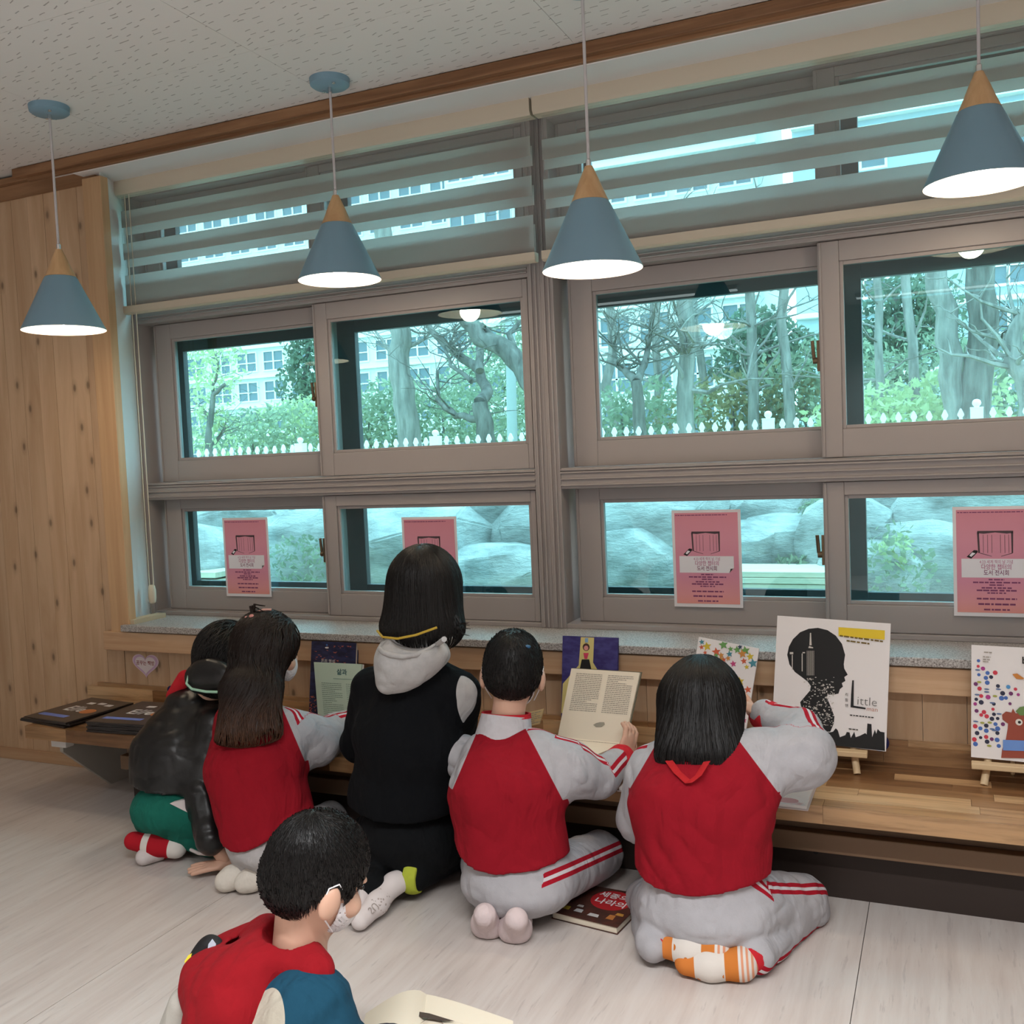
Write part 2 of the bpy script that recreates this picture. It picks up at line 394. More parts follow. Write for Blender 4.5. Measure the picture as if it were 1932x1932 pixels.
def window(name, xa, xb, label):
    """xa..xb clear width between frame members"""
    w = struct(empty(name, (xa, 3.38, .66)))
    xm = (xa+xb)/2
    fr = MB()
    fr.box(xa-.05, xa, 3.352, 3.56, .657, 2.545); fr.box(xb, xb+.05, 3.352, 3.56, .657, 2.545)
    for z0, z1 in ((.657, .674), (1.172, 1.248), (1.952, 2.0), (2.50, 2.545)): fr.box(xa, xb, 3.356, 3.56, z0, z1)
    for z in (1.182, 1.205, 1.228, 1.238, 1.965, 1.978): fr.box(xa, xb, 3.348, 3.357, z, z+.006)
    for dx in (.012, .03): fr.box(xa-.05+dx, xa-.05+dx+.007, 3.344, 3.353, .66, 2.54); fr.box(xb+dx, xb+dx+.007, 3.344, 3.353, .66, 2.54)
    fr.build('frame', M_FRAME, w, bevel=.002)
    for (z0, z1, g0, g1, lz) in ((1.25, 1.95, 1.355, 1.872, 1.60), (.675, 1.17, .777, 1.114, .93)):
        sash(w, xa+.03, xm+.04, z0, z1, xa+.135, xm+.01, g0, g1, 3.42)
        sash(w, xm-.022, xb-.002, z0, z1, xm+.057, xb-.043, g0, g1, 3.372)
    sash(w, xa+.005, xm+.04, 2.002, 2.498, xa+.10, xm+.0, 2.05, 2.455, 3.42); sash(w, xm-.022, xb-.002, 2.002, 2.498, xm+.057, xb-.05, 2.05, 2.455, 3.372)
    # latch on the meeting stile, facing the rear sash
    for lz in (1.585, .945):
        mb = MB(); mb.box(xm-.030, xm-.022, 3.372, 3.388, lz-.05, lz+.05); mb.tube([(xm-.028, 3.378, lz-.015), (xm-.043, 3.378, lz-.015)], .011, 10); mb.tube([(xm-.04, 3.378, lz-.01), (xm-.044, 3.376, lz+.05)], .006, 8)
        mb.build('latch', M_BRASS, w, smooth=40)
    # outer sashes
    mo = MB()
    for z0, z1, a, b in ((1.25, 1.95, 1.30, 1.838), (.675, 1.17, .79, 1.13), (2.0, 2.5, 2.05, 2.46)):
        ring(mo, xa+.015, xm+.06, z0, z1, xa+.10, xm-.01, a, b, 3.52, 3.55); ring(mo, xm-.02, xb, z0, z1, xm+.103, xb-.055, a, b, 3.485, 3.515)
    mo.build('outer_sash', M_FRAMEO, w, bevel=.002)
    for z0, z1 in ((1.30, 1.84), (.788, 1.13), (2.05, 2.46)):
        MB().box(xa+.098, xm-.008, 3.534, 3.5345, z0, z1).build('outer_glass', M_GLASS2, w); MB().box(xm+.101, xb-.053, 3.50, 3.5005, z0, z1).build('outer_glass', M_GLASS2, w)
    return w
window('window_1', -3.262, -1.385, '')
window('window_2', -1.285, .59, '')

# ------------------------------------------------------------------ zebra blinds
def translucent(name, col, t=.5):
    m = bpy.data.materials.new(name); m.use_nodes = True; nt = m.node_tree; nt.nodes.clear()
    out = nn(nt, 'ShaderNodeOutputMaterial'); mx = nn(nt, 'ShaderNodeMixShader'); a = nn(nt, 'ShaderNodeBsdfDiffuse'); b = nn(nt, 'ShaderNodeBsdfTranslucent')
    a.inputs[0].default_value = (*col, 1); b.inputs[0].default_value = (*col, 1); mx.inputs[0].default_value = t
    nt.links.new(a.outputs[0], mx.inputs[1]); nt.links.new(b.outputs[0], mx.inputs[2]); nt.links.new(mx.outputs[0], out.inputs[0]); return m
M_BAND = translucent('blind_fabric', (.72, .69, .66), .75)
M_SHEER = bpy.data.materials.new('sheer_mesh'); M_SHEER.use_nodes = True
_nt = M_SHEER.node_tree; _nt.nodes.clear(); _o = nn(_nt, 'ShaderNodeOutputMaterial'); _m = nn(_nt, 'ShaderNodeMixShader'); _a = nn(_nt, 'ShaderNodeBsdfTransparent'); _b = nn(_nt, 'ShaderNodeBsdfDiffuse')
_b.inputs[0].default_value = (.6, .57, .54, 1); _m.inputs[0].default_value = .12
_nt.links.new(_a.outputs[0], _m.inputs[1]); _nt.links.new(_b.outputs[0], _m.inputs[2]); _nt.links.new(_m.outputs[0], _o.inputs[0])
def blind(x0, x1, slots, label, chain):
    b = thing('roller_blind', label, 'blind', ((x0+x1)/2, 3.28, 2.0), 'striped roller blinds over the top windows')
    mb = MB(); prof = [(3.245, 2.50), (3.255, 2.488), (3.305, 2.488), (3.315, 2.50), (3.315, 2.565), (3.302, 2.572), (3.256, 2.572), (3.245, 2.562)]
    mb.prism(prof, (x0, 0, 0), (0, 1, 0), (0, 0, 1), (x1-x0, 0, 0)); mb.build('head_box', M_CREAM, b, smooth=40)
    mb = MB(); prof = [(3.262, 1.99), (3.27, 1.984), (3.292, 1.984), (3.297, 1.99), (3.297, 2.018), (3.262, 2.018)]
    mb.prism(prof, (x0+.008, 0, 0), (0, 1, 0), (0, 0, 1), (x1-x0-.016, 0, 0)); mb.build('bottom_rail', M_CREAM, b, smooth=40)
    fx0, fx1 = x0+.022, x1-.012
    # rear and front layers, each opaque band a part; slots = centre heights of the clear gaps
    per = slots[0]-slots[1]; band = .070
    k = -1; zs = slots[0]+per
    while zs > 2.06:
        for y, off in ((3.272, -.0185), (3.288, -(per-.0185-band))):
            z1 = zs+off; z0 = z1-band
            if zs-per < 2.06: z0 = 2.017
            z1, z0 = min(z1, 2.49), max(z0, 2.017)
            if z1-z0 > .01: MB().box(fx0, fx1, y, y+.0008, z0, z1).build('fabric_band', M_BAND, b)
        zs -= per
    MB().box(fx0, fx1, 3.2803, 3.2805, 2.017, 2.49).build('sheer_layer', M_SHEER, b)
    MB().box(fx0, fx1, 3.274, 3.279, 2.017, 2.036).build('hem_bar', M_BAND, b)
    return b
bl1 = blind(-3.255, -1.307, (2.305, 2.168), 'beige striped roller blind above the left window, nearest the pine wall', True)
bl2 = blind(-1.297, .62, (2.284, 2.147), 'beige striped roller blind above the right window, with the longer visible part', False)
M_CLEARP = glass_mat('clear_plastic', (.9, .9, .9))
cx = -3.19
mb = MB(); mb.tube([(cx-.012, 3.268, 2.49), (cx-.012, 3.268, .80)], .0022, 6); mb.tube([(cx+.012, 3.268, 2.49), (cx+.012, 3.268, .80)], .0022, 6); mb.build('pull_cord', M_CREAM, bl1)
mb = MB(); mb.lathe([(.002, -.045), (.013, -.04), (.017, -.02), (.017, .015), (.013, .035), (.006, .04)], (cx, 3.268, .765), 16); mb.build('cord_toggle', M_CREAM, bl1, smooth=50)
mb = MB(); mb.lathe([(.012, -.03), (.016, -.015), (.020, .03)], (cx, 3.268, .70), 14); mb.build('cord_holder', M_CLEARP, bl1, smooth=50)
# ------------------------------------------------------------------ ceiling LED lines behind and above the viewer
M_LED = base_mat('led_diffuser', (.9, .9, .9), .5, .3, 0, (1.0, .96, .92), 3.0)
M_ALU = base_mat('white_aluminium', (.8, .8, .8), .4)
for i, (x0, x1, y, lab) in enumerate([(-3.6, -1.5, -1.2, 'long LED ceiling light mirrored as a white line in the right window'),
                                 (-.7, 1.3, -2.5, 'long LED ceiling light at the back right of the room, mirrored in the rightmost pane'),
                                 (-1.1, 1.2, .55, 'long LED ceiling light nearest the windows, just above the frame')]):
    t = thing('ceiling_light', lab, 'ceiling light', ((x0+x1)/2, y, 2.6), 'LED line lights on the ceiling')
    mb = MB(); mb.box(x0, x1, y-.04, y+.04, 2.565, 2.60); mb.build('housing', M_ALU, t, bevel=.003)
    mb = MB(); mb.box(x0+.01, x1-.01, y-.032, y+.032, 2.555, 2.566); mb.build('diffuser', M_LED, t, bevel=.003)
    ld = bpy.data.lights.new('led_line', 'AREA'); ld.shape = 'RECTANGLE'; ld.size = x1-x0-.04; ld.size_y = .06; ld.energy = LED_POWER*(x1-x0)/2.1; ld.color = (.97, .985, 1.0); ld.spread = 2.1
    lo = bpy.data.objects.new('led_line', ld); COL.objects.link(lo); lo.location = ((x0+x1)/2, y, 2.55); kid(lo, t)

# ------------------------------------------------------------------ pendant lamps
M_SHADE = base_mat('grey_blue_enamel', (.20, .335, .43), .42, .4)
M_SHADEIN = base_mat('white_enamel', (.86, .84, .80), .35, .4)
M_ASH = wood_mat('ash_cone', (.52, .30, .14), (.66, .42, .22), 'z', False, .1, .45, 20)
M_BULB = base_mat('lit_bulb', (1, 1, 1), .4, .3, 0, (1.0, .84, .64), 22.0)
M_CORD = base_mat('pale_cord', (.52, .49, .50), .7)
def pendant(x, y, zr, label):
    t = thing('pendant_lamp', label, 'lamp', (x, y, zr), 'cone pendant lamps in front of the windows')
    c = (x, y, zr)
    mb = MB(); mb.lathe([(.0, .0), (.058, .002), (.066, .008), (.068, .026), (.068, .03)], (x, y, 2.572), 40); can = mb.build('canopy', M_SHADE, t, smooth=40)
    mb = MB(); mb.lathe([(.0, -.012), (.007, -.012), (.007, .004), (.0, .004)], (x, y, 2.568), 14); mb.build('cord_grip', M_CHROME, can, smooth=40)
    for dx, dy in ((.035, -.03), (-.035, .02)):
        mb = MB(); mb.lathe([(.0, -.006), (.006, -.004), (.006, .004)], (x+dx, y+dy, 2.573), 10); mb.build('screw', M_CHROME, can, smooth=40)
    MB().tube([(x, y, zr+.30), (x, y, 2.566)], .0045, 10).build('cord', M_CORD, t, smooth=60)
    mb = MB(); mb.lathe([(.0, .0), (.0075, .0), (.0075, .018), (.004, .022), (.0, .022)], (x, y, zr+.283), 16); mb.build('ferrule', M_CHROME, t, smooth=40)
    mb = MB(); mb.lathe([(.0, .284), (.011, .284), (.016, .272), (.026, .25), (.040, .215), (.0525, .187), (.050, .185), (.0, .185)], c, 40); mb.build('wooden_cap', M_ASH, t, smooth=50)
    mb = MB(); mb.lathe([(.0515, .1865), (.056, .18), (.1415, .0), (.1405, -.002)], c, 56); sh = mb.build('shade', M_SHADE, t, smooth=50)
    mb = MB(); mb.lathe([(.1405, -.002), (.139, .0), (.054, .178), (.0, .18)], c, 56); mb.build('shade_lining', M_SHADEIN, sh, smooth=50)
    mb = MB(); mb.lathe([(.0, -.045), (.018, -.042), (.032, -.03), (.040, -.008), (.038, .012), (.026, .036), (.016, .055), (.014, .08)], (x, y, zr+.062), 24); mb.build('bulb', M_BULB, t, smooth=60)
    mb = MB(); mb.lathe([(.0165, .0), (.0165, .05), (.0, .05)], (x, y, zr+.125), 20); mb.build('bulb_socket', M_SHADEIN, t, smooth=40)
    ld = bpy.data.lights.new('bulb_glow', 'POINT'); ld.energy = BULB_POWER; ld.color = (1.0, .80, .58); ld.shadow_soft_size = .045
    lo = bpy.data.objects.new('bulb_glow', ld); COL.objects.link(lo); lo.location = (x, y, zr+.01); kid(lo, t)
pendant(-2.87, 2.60, 1.818, 'grey-blue cone pendant lamp with wooden top hanging before the pine wall')
pendant(-1.885, 2.885, 1.928, 'grey-blue cone pendant lamp hanging before the left window, second from the pine wall')
pendant(-.895, 2.65, 1.813, 'grey-blue cone pendant lamp hanging before the mullion between the two windows')
pendant(.098, 2.90, 1.962, 'grey-blue cone pendant lamp hanging at the right edge, highest of the four')

# ------------------------------------------------------------------ bench under the window
def stave_mat():
    m = base_mat('acacia_stave', (.4, .24, .12), .32, .45); nt = m.node_tree
    oi = nn(nt, 'ShaderNodeObjectInfo')
    r = ramp(nt, [(0, (.15, .07, .028)), (.2, (.28, .145, .065)), (.5, (.43, .25, .12)), (.75, (.53, .33, .17)), (1, (.62, .42, .235))]); nt.links.new(oi.outputs['Random'], r.inputs[0])
    mp = coords(nt, (3.0, 40, 40)); cmb = nn(nt, 'ShaderNodeCombineXYZ')
    for i in range(3): nt.links.new(mth(nt, 'MULTIPLY', oi.outputs['Random'], 91.0), cmb.inputs[i])
    ad = nn(nt, 'ShaderNodeVectorMath', operation='ADD'); nt.links.new(mp.outputs[0], ad.inputs[0]); nt.links.new(cmb.outputs[0], ad.inputs[1])
    n = noise(nt, ad, 1.0, 5, .6); n.inputs['Distortion'].default_value = .8
    g = ramp(nt, [(.3, (.55, .5, .45)), (.55, (1, 1, 1)), (.75, (1.12, 1.1, 1.05))]); nt.links.new(n.outputs[0], g.inputs[0])
    setc(nt, mixc(nt, 1.0, r.outputs[0], g.outputs[0], 'MULTIPLY')); return m
M_STAVE = stave_mat()
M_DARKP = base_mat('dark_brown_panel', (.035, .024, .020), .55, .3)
bench = thing('bench', 'long low bench of mixed brown wooden staves under the windows', 'bench', (-1.5, 2.9, 0))
top = MB().box(-3.322, 1.4, 2.694, 3.128, .277, .318).build('bench_top', M_STAVE, bench)
rows = np.linspace(2.69, 3.13, 9)
for i in range(8):
    x = -3.325-rnd.uniform(0, .3)
    while x < 1.4:
        L = rnd.uniform(.22, .62); a, b = max(x, -3.325), min(x+L, 1.402)
        if b-a > .02: MB().box(a+.0004, b-.0004, rows[i]+.0003, rows[i+1]-.0003, .318-(.043 if i == 0 else .004), .325-rnd.uniform(0, .0008)).build('stave', M_STAVE, top)
        x += L
# back ledge of two stave layers against the boards
x = -3.45
while x < 1.4:
    L = rnd.uniform(.3, .7); MB().box(x, x+L-.0006, 3.118, 3.142, .325, .376).build('ledge_stave', M_STAVE, bench); x += L
x = -3.40
while x < 1.4:
    L = rnd.uniform(.5, .9); MB().box(x, x+L-.0006, 3.130, 3.142, .376, .392).build('ledge_stave', M_STAVE, bench); x += L
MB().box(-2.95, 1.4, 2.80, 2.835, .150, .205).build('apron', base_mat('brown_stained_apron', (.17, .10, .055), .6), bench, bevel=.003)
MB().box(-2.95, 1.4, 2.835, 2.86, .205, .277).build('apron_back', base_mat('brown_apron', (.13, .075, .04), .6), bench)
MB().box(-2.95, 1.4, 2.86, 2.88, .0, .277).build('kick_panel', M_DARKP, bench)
mb = MB(); mb.prism([(2.77, .277), (2.77, .205), (3.0, .0), (3.14, .0), (3.14, .277)], (-3.235, 0, 0), (0, 1, 0), (0, 0, 1), (.018, 0, 0)); mb.build('end_bracket', base_mat('bracket_paint', (.42, .39, .35), .6), bench)
MB().box(-3.27, -3.19, 2.76, 2.80, .225, .277).build('bracket_block', M_WHITE, bench, bevel=.002)
mb = MB(); mb.tube([(-.356, 2.862, .13), (-.356, 2.85, .13)], .007, 10); mb.build('bolt', M_BLACK, bench)

# ------------------------------------------------------------------ heart sign on the boards
hs = []
for k in range(40):
    a = 2*math.pi*k/40; hs.append((16*math.sin(a)**3/16., (13*math.cos(a)-5*math.cos(2*a)-2*math.cos(3*a)-math.cos(4*a))/16.))
M_LILAC = base_mat('lilac_card', (.62, .42, .60), .6); M_PALE = base_mat('pale_pink_card', (.80, .72, .74), .6); M_RDTXT = base_mat('brown_red_ink', (.30, .07, .06), .6)
M_LILAC2 = base_mat('pink_rim_card', (.76, .60, .68), .6)
ht = thing('heart_sign', 'lilac edged heart shaped paper sign on the pine boards', 'sign', (-3.128, 3.14, .43))
o0 = (-3.128, 3.1435, .482)
MB().prism([(a*.073, b*.056) for a, b in hs], o0, (1, 0, 0), (0, 0, 1), (0, -.002, 0)).build('backing', M_LILAC2, ht)
MB().prism([(a*.068, b*.052) for a, b in hs], (o0[0], 3.1415, o0[2]), (1, 0, 0), (0, 0, 1), (0, -.0008, 0)).build('border', M_LILAC, ht)
MB().prism([(a*.056, b*.042) for a, b in hs], (o0[0], 3.1407, o0[2]), (1, 0, 0), (0, 0, 1), (0, -.0008, 0)).build('face', M_PALE, ht)
text_mesh('lettering', '꿈꾸는 책방', .021, M_RDTXT, (o0[0], 3.1395, .486), (1, 0, 0), (0, 0, 1), ht, bold=.0004)

# ------------------------------------------------------------------ posters on the lower sashes
def poster_mat():
    m = base_mat('pink_print', (.62, .26, .33), .55, .3); nt = m.node_tree
    mp = coords(nt, kind='Generated'); sp = nn(nt, 'ShaderNodeSeparateXYZ'); nt.links.new(mp.outputs[0], sp.inputs[0])
    r = ramp(nt, [(0, (.70, .30, .27)), (.10, (.68, .30, .33)), (.3, (.62, .26, .37)), (.7, (.64, .28, .37)), (1, (.60, .24, .31))]); nt.links.new(sp.outputs[2], r.inputs[0])
    setc(nt, r.outputs[0]); return m
M_PPINK = poster_mat(); M_PWHITE = base_mat('laminate_margin', (.72, .70, .74), .3, .5); M_PBOX = base_mat('poster_white', (.74, .74, .80), .5); M_PTXT = base_mat('plum_ink', (.18, .035, .12), .6); M_PTXT2 = base_mat('rose_ink', (.42, .12, .25), .6); M_PDK = base_mat('poster_charcoal', (.06, .035, .045), .6)
def poster(x, ztop, y, label):
    w, h = .243, .344
    t = thing('poster', label, 'poster', (x, y, ztop-h), 'pink book fair posters on the lower window panes')
    U, V = (1, 0, 0), (0, 0, 1)
    MB().box(x-w/2, x+w/2, y-.0012, y, ztop-h, ztop).build('laminated_sheet', M_PWHITE, t)
    MB().box(x-w/2+.010, x+w/2-.010, y-.0020, y-.0012, ztop-h+.012, ztop-.010).build('printed_field', M_PPINK, t)
    f = y-.0024; o = (x, f, ztop)
    mb = MB(); rr = random.Random(3)
    scribble(mb, -.108, .075, -.018, .003, o, U, V, rr)
    for z, hw, hh in ((-.228, .022, .0042), (-.237, .066, .0046), (-.245, .02, .0042), (-.254, .042, .0046), (-.262, .056, .005), (-.270, .026, .004), (-.288, .056, .005), (-.305, .052, .0055), (-.322, .036, .005)):
        scribble(mb, -hw, hw, z, hh, o, U, V, rr)
    mb.build('small_print', M_PTXT, t)['kind'] = 'stuff'
    # open book drawing
    mb = MB(); mb.flat([(-.052, -.076), (.048, -.076), (.048, -.083), (.030, -.085), (-.002, -.081), (-.034, -.085), (-.052, -.083)], o, U, V)
    mb.flat([(-.053, -.08), (-.047, -.08), (-.045, -.145), (-.050, -.145)], o, U, V); mb.flat([(.048, -.08), (.042, -.08), (.043, -.145), (.047, -.145)], o, U, V)
    mb.flat([(-.046, -.146), (-.012, -.156), (-.012, -.1545), (-.044, -.1445)], o, U, V); mb.flat([(.046, -.146), (.014, -.156), (.014, -.1545), (.044, -.1445)], o, U, V)
    for q in (-.036, -.024, -.012, .012, .024, .035): mb.flat([(q, -.088), (q+.0012, -.088), (q+.0012, -.145), (q, -.145)], o, U, V)
    mb.build('book_drawing', M_PDK, t)
    mb = MB(); mb.flat([(-.062, -.136), (-.052, -.137), (-.051, -.142), (-.070, -.163), (-.083, -.157)], o, U, V); mb.build('tag_drawing', M_BLACK, t)
    MB().flat([(-.067, -.143), (-.058, -.146), (-.070, -.157), (-.075, -.153)], (x, f-.0003, ztop), U, V).build('tag_figure', M_PBOX, t)
    mb = MB(); mb.flat([(-.098, -.163), (.094, -.163), (.094, -.203), (.078, -.222), (-.098, -.222)], o, U, V); mb.flat([(.094, -.206), (.082, -.207), (.079, -.220)], o, U, V); mb.build('title_box', M_PBOX, t)
    o2 = (x, f-.0004, ztop)
    text_mesh('lettering', '4.23 세계 책의 날 기념', .0135, M_PTXT2, (x, f-.0004, ztop-.1735), U, V, t, squash=.75)
    text_mesh('lettering', '다양한 챕터의', .0185, M_PTXT2, (x, f-.0004, ztop-.1895), U, V, t, bold=.0002, squash=.8)
    text_mesh('lettering', '도서 전시회', .0185, M_PTXT, (x, f-.0004, ztop-.2075), U, V, t, bold=.0002, squash=.8)
    return t
poster(-2.78, 1.083, 3.413, 'pink poster behind the ponytailed child, leftmost of the four')
poster(-1.848, 1.077, 3.365, 'pink poster half hidden behind the child in the black hoodie')
poster(-.77, 1.083, 3.413, 'pink poster fully visible on the pane left of the big white book')
poster(.141, 1.082, 3.365, 'pink poster cut off by the right edge of the picture')
# ------------------------------------------------------------------ outside: bank, boulders, fence, trees, blocks of flats
r3 = random.Random(11); nr = np.random.RandomState(5)
def earth_mat():
    m = base_mat('bank_soil', (.3, .3, .2), .95, .1); nt = m.node_tree
    n = noise(nt, coords(nt), 3.0, 6, .65); r = ramp(nt, [(.35, (.20, .24, .10)), (.5, (.42, .38, .27)), (.65, (.30, .38, .16))]); nt.links.new(n.outputs[0], r.inputs[0]); setc(nt, r.outputs[0]); return m
def rock_mat():
    m = base_mat('granite_boulder', (.5, .5, .48), .9, .2); nt = m.node_tree
    n = noise(nt, coords(nt, (1, 1, 2.2)), 3.2, 8, .66); r = ramp(nt, [(.34, (.27, .275, .26)), (.5, (.50, .50, .48)), (.62, (.68, .67, .64))]); nt.links.new(n.outputs[0], r.inputs[0])
    n2 = noise(nt, coords(nt, (1, 1, 3)), 14, 6, .7); setc(nt, r.outputs[0]); bump(nt, n2.outputs[0], .8, .07); return m
def bark_mat(name, a, b):
    m = base_mat(name, a, .95, .1); nt = m.node_tree; n = noise(nt, coords(nt, (6, 6, 1.2)), 2.0, 6, .65); r = ramp(nt, [(.35, a), (.65, b)]); nt.links.new(n.outputs[0], r.inputs[0]); setc(nt, r.outputs[0]); bump(nt, n.outputs[0], .8, .04); return m
M_EARTH = earth_mat(); M_ROCK = rock_mat(); M_BARK = bark_mat('grey_bark', (.17, .155, .14), (.36, .33, .30)); M_BARKD = bark_mat('dark_bark', (.09, .08, .07), (.22, .20, .18))
def leaf_mat(name, a, b):
    m = bpy.data.materials.new(name); m.use_nodes = True; nt = m.node_tree; nt.nodes.clear()
    out = nn(nt, 'ShaderNodeOutputMaterial'); mx = nn(nt, 'ShaderNodeMixShader'); d = nn(nt, 'ShaderNodeBsdfDiffuse'); t = nn(nt, 'ShaderNodeBsdfTranslucent')
    n = noise(nt, coords(nt), 2.5, 4, .7); r = ramp(nt, [(.35, a), (.65, b)]); nt.links.new(n.outputs[0], r.inputs[0])
    nt.links.new(r.outputs[0], d.inputs[0]); nt.links.new(r.outputs[0], t.inputs[0]); mx.inputs[0].default_value = .35
    nt.links.new(d.outputs[0], mx.inputs[1]); nt.links.new(t.outputs[0], mx.inputs[2]); nt.links.new(mx.outputs[0], out.inputs[0]); return m
M_LEAFY = leaf_mat('spring_leaf', (.42, .50, .27), (.60, .66, .40)); M_LEAFG = leaf_mat('bush_leaf', (.24, .30, .21), (.42, .48, .34)); M_LEAFD = leaf_mat('pine_needles', (.12, .17, .13), (.22, .29, .20)); M_LEAFB = leaf_mat('dry_leaf', (.26, .22, .12), (.36, .34, .18))

# terrain in profile
prof = [(3.52, -.1), (4.6, .05), (5.2, .18), (5.8, .5), (6.4, .86), (7.0, 1.0), (8.0, 1.05), (12, 1.2), (25, 1.6), (60, 2.2), (140, 3.0)]
mb = MB(); n = len(prof); xs = np.linspace(-130, 40, 60)
V = []
for x in xs:
    for y, z in prof: V.append((x, y, z+(.08*math.sin(x*1.3+y*2) if 4.5 < y < 20 else 0)))
fs = [(i*n+j, (i+1)*n+j, (i+1)*n+j+1, i*n+j+1) for i in range(len(xs)-1) for j in range(n-1)]
mb.add(V, fs); g = mb.build('ground_bank', M_EARTH, smooth=60); g['kind'] = 'structure'

def boulder(c, r):
    bm = bmesh.new(); rr = nr
    P = rr.normal(size=(44, 3)); P /= np.linalg.norm(P, axis=1)[:, None]; P = np.sign(P)*np.abs(P)**.8
    for p in P: bm.verts.new((c[0]+p[0]*r[0], c[1]+p[1]*r[1], c[2]+p[2]*r[2]))
    bmesh.ops.convex_hull(bm, input=bm.verts[:]); bmesh.ops.delete(bm, geom=[v for v in bm.verts if not v.link_faces], context='VERTS')
    bmesh.ops.bevel(bm, geom=bm.edges[:], offset=min(r)*.05, segments=2, affect='EDGES', clamp_overlap=True)
    me = bpy.data.meshes.new('boulder'); bm.to_mesh(me); bm.free(); me.materials.append(M_ROCK); me.shade_smooth(); me.set_sharp_from_angle(angle=math.radians(28))
    o = bpy.data.objects.new('boulder', me); COL.objects.link(o)
    return tag(o, 'pale grey boulder in the rock bank outside the lower window panes', 'boulder', 'boulders of the rock bank')
# (px, py, Y, half sizes)
for px, py, Y, r in [(350, 1075, 5.5, (.55, .4, .36)), (470, 1010, 6.1, (.8, .45, .32)), (575, 1060, 5.6, (.5, .4, .42)), (610, 985, 6.3, (.6, .4, .24)), (700, 1060, 5.6, (.45, .4, .48)), (690, 1000, 6.3, (.5, .4, .3)),
        (800, 1060, 5.5, (.55, .4, .42)), (930, 1020, 5.9, (.62, .4, .42)), (920, 1090, 5.35, (.6, .3, .22)), (850, 985, 6.4, (.7, .4, .25)), (1020, 1040, 5.8, (.4, .35, .4)), (1150, 1000, 6.1, (.42, .4, .34)), (1160, 1080, 5.5, (.45, .35, .3)),
        (1250, 1040, 5.8, (.5, .4, .46)), (1440, 985, 6.3, (.38, .35, .3)), (1500, 1035, 5.9, (.42, .35, .22)), (1420, 1050, 5.7, (.2, .2, .25)), (1545, 985, 6.4, (.3, .3, .3)), (1600, 1050, 5.7, (.3, .3, .35)), (1700, 985, 6.2, (.5, .4, .38)), (1740, 1075, 5.6, (.45, .35, .3)), (1860, 1030, 5.9, (.6, .4, .5)), (1960, 980, 6.2, (.5, .4, .4)), (1650, 1090, 5.4, (.3, .3, .2))]:
    boulder(at(px, py, Y), r)

# timber stack
M_LUMBER = wood_mat('raw_lumber', (.62, .56, .42), (.78, .73, .58), 'x', False, .1)
lp = at(1460, 1112, 5.15)
for lay in range(5):
    for k in range(3):
        z = lp[2]-.05+lay*.031; y = 5.05+k*.125+r3.uniform(-.01, .01); x0 = lp[0]-.42+r3.uniform(-.02, .02)
        o = MB().box(x0, x0+.72+r3.uniform(0, .04), y, y+.115, z, z+.028).build('lumber_board', M_LUMBER, bevel=.002)
        tag(o, 'pale sawn board in the lumber stack outside by the rocks', 'board', 'boards of the lumber stack')
for lay in range(2):
    for k in range(5):
        x = lp[0]-.36+k*.17; z = lp[2]-.05-.055-lay*.052
        o = MB().box(x, x+.1, 5.03, 5.42, z, z+.05).build('lumber_block', M_LUMBER, bevel=.003); tag(o, 'short pale wood block under the lumber stack outside', 'wood block', 'blocks under the lumber stack')
MB_base = MB().box(lp[0]-.6, lp[0]+.8, 4.9, 5.6, -.05, lp[2]-.158).build('stack_footing', M_ROCK); tag(MB_base, 'low stone slab under the lumber stack outside', 'slab')
lp2 = at(395, 1092, 5.2)
for lay in range(2):
    o = MB().box(lp2[0]-.12, lp2[0]+.14, 5.1, 5.35, lp2[2]-.03+lay*.05, lp2[2]+.005+lay*.05).build('lumber_board', M_LUMBER); tag(o, 'short pale board lying outside behind the leftmost poster', 'board', 'short boards by the rocks')

# white picket fence
M_PVC = base_mat('white_pvc', (.82, .83, .83), .5)
fence = thing('picket_fence', 'white picket fence with ball topped posts on the bank outside', 'fence', (-3, 7.5, 1.0))
FY = 7.5
pk = [(-.022, -.75), (.022, -.75), (.022, -.085), (.012, -.072), (.010, -.066), (.022, -.045), (.020, -.036), (.006, -.004), (0, 0), (-.006, -.004), (-.020, -.036), (-.022, -.045), (-.010, -.066), (-.012, -.072), (-.022, -.085)]
pm = MB().prism(pk, (0, 0, 0), (1, 0, 0), (0, 0, 1), (0, .02, 0)).mesh('picket', M_PVC)
pb = MB(); pb.box(-.04, .04, -.04, .04, -.8, -.056); pb.box(-.042, .042, -.042, .042, -.066, -.056); pb.lathe([(.016, -.057), (.016, -.05), (.026, -.04), (.029, -.027), (.025, -.012), (.014, -.003), (0, 0)], (0, 0, 0), 16)
pmesh = pb.mesh('fence_post', M_PVC); pmesh.shade_smooth(); pmesh.set_sharp_from_angle(angle=math.radians(40))
px0 = at(1449, 775, FY); sp = .1005
x = px0[0]-9*14*sp+.0; k = 0
while x < 2.2:
    o = bpy.data.objects.new('fence_post' if k % 14 == 0 else 'picket', pmesh if k % 14 == 0 else pm); COL.objects.link(o); o.parent = fence
    o.location = (x+3, 0.0, (px0[2] if k % 14 == 0 else px0[2]-.062+r3.uniform(-.004, .004))-1.0); x += sp; k += 1
for z in (-.22, -.62): MB().box(px0[0]-9*14*sp, 2.2, FY+.02, FY+.05, px0[2]+z-.03, px0[2]+z+.03).build('rail', M_PVC, fence)

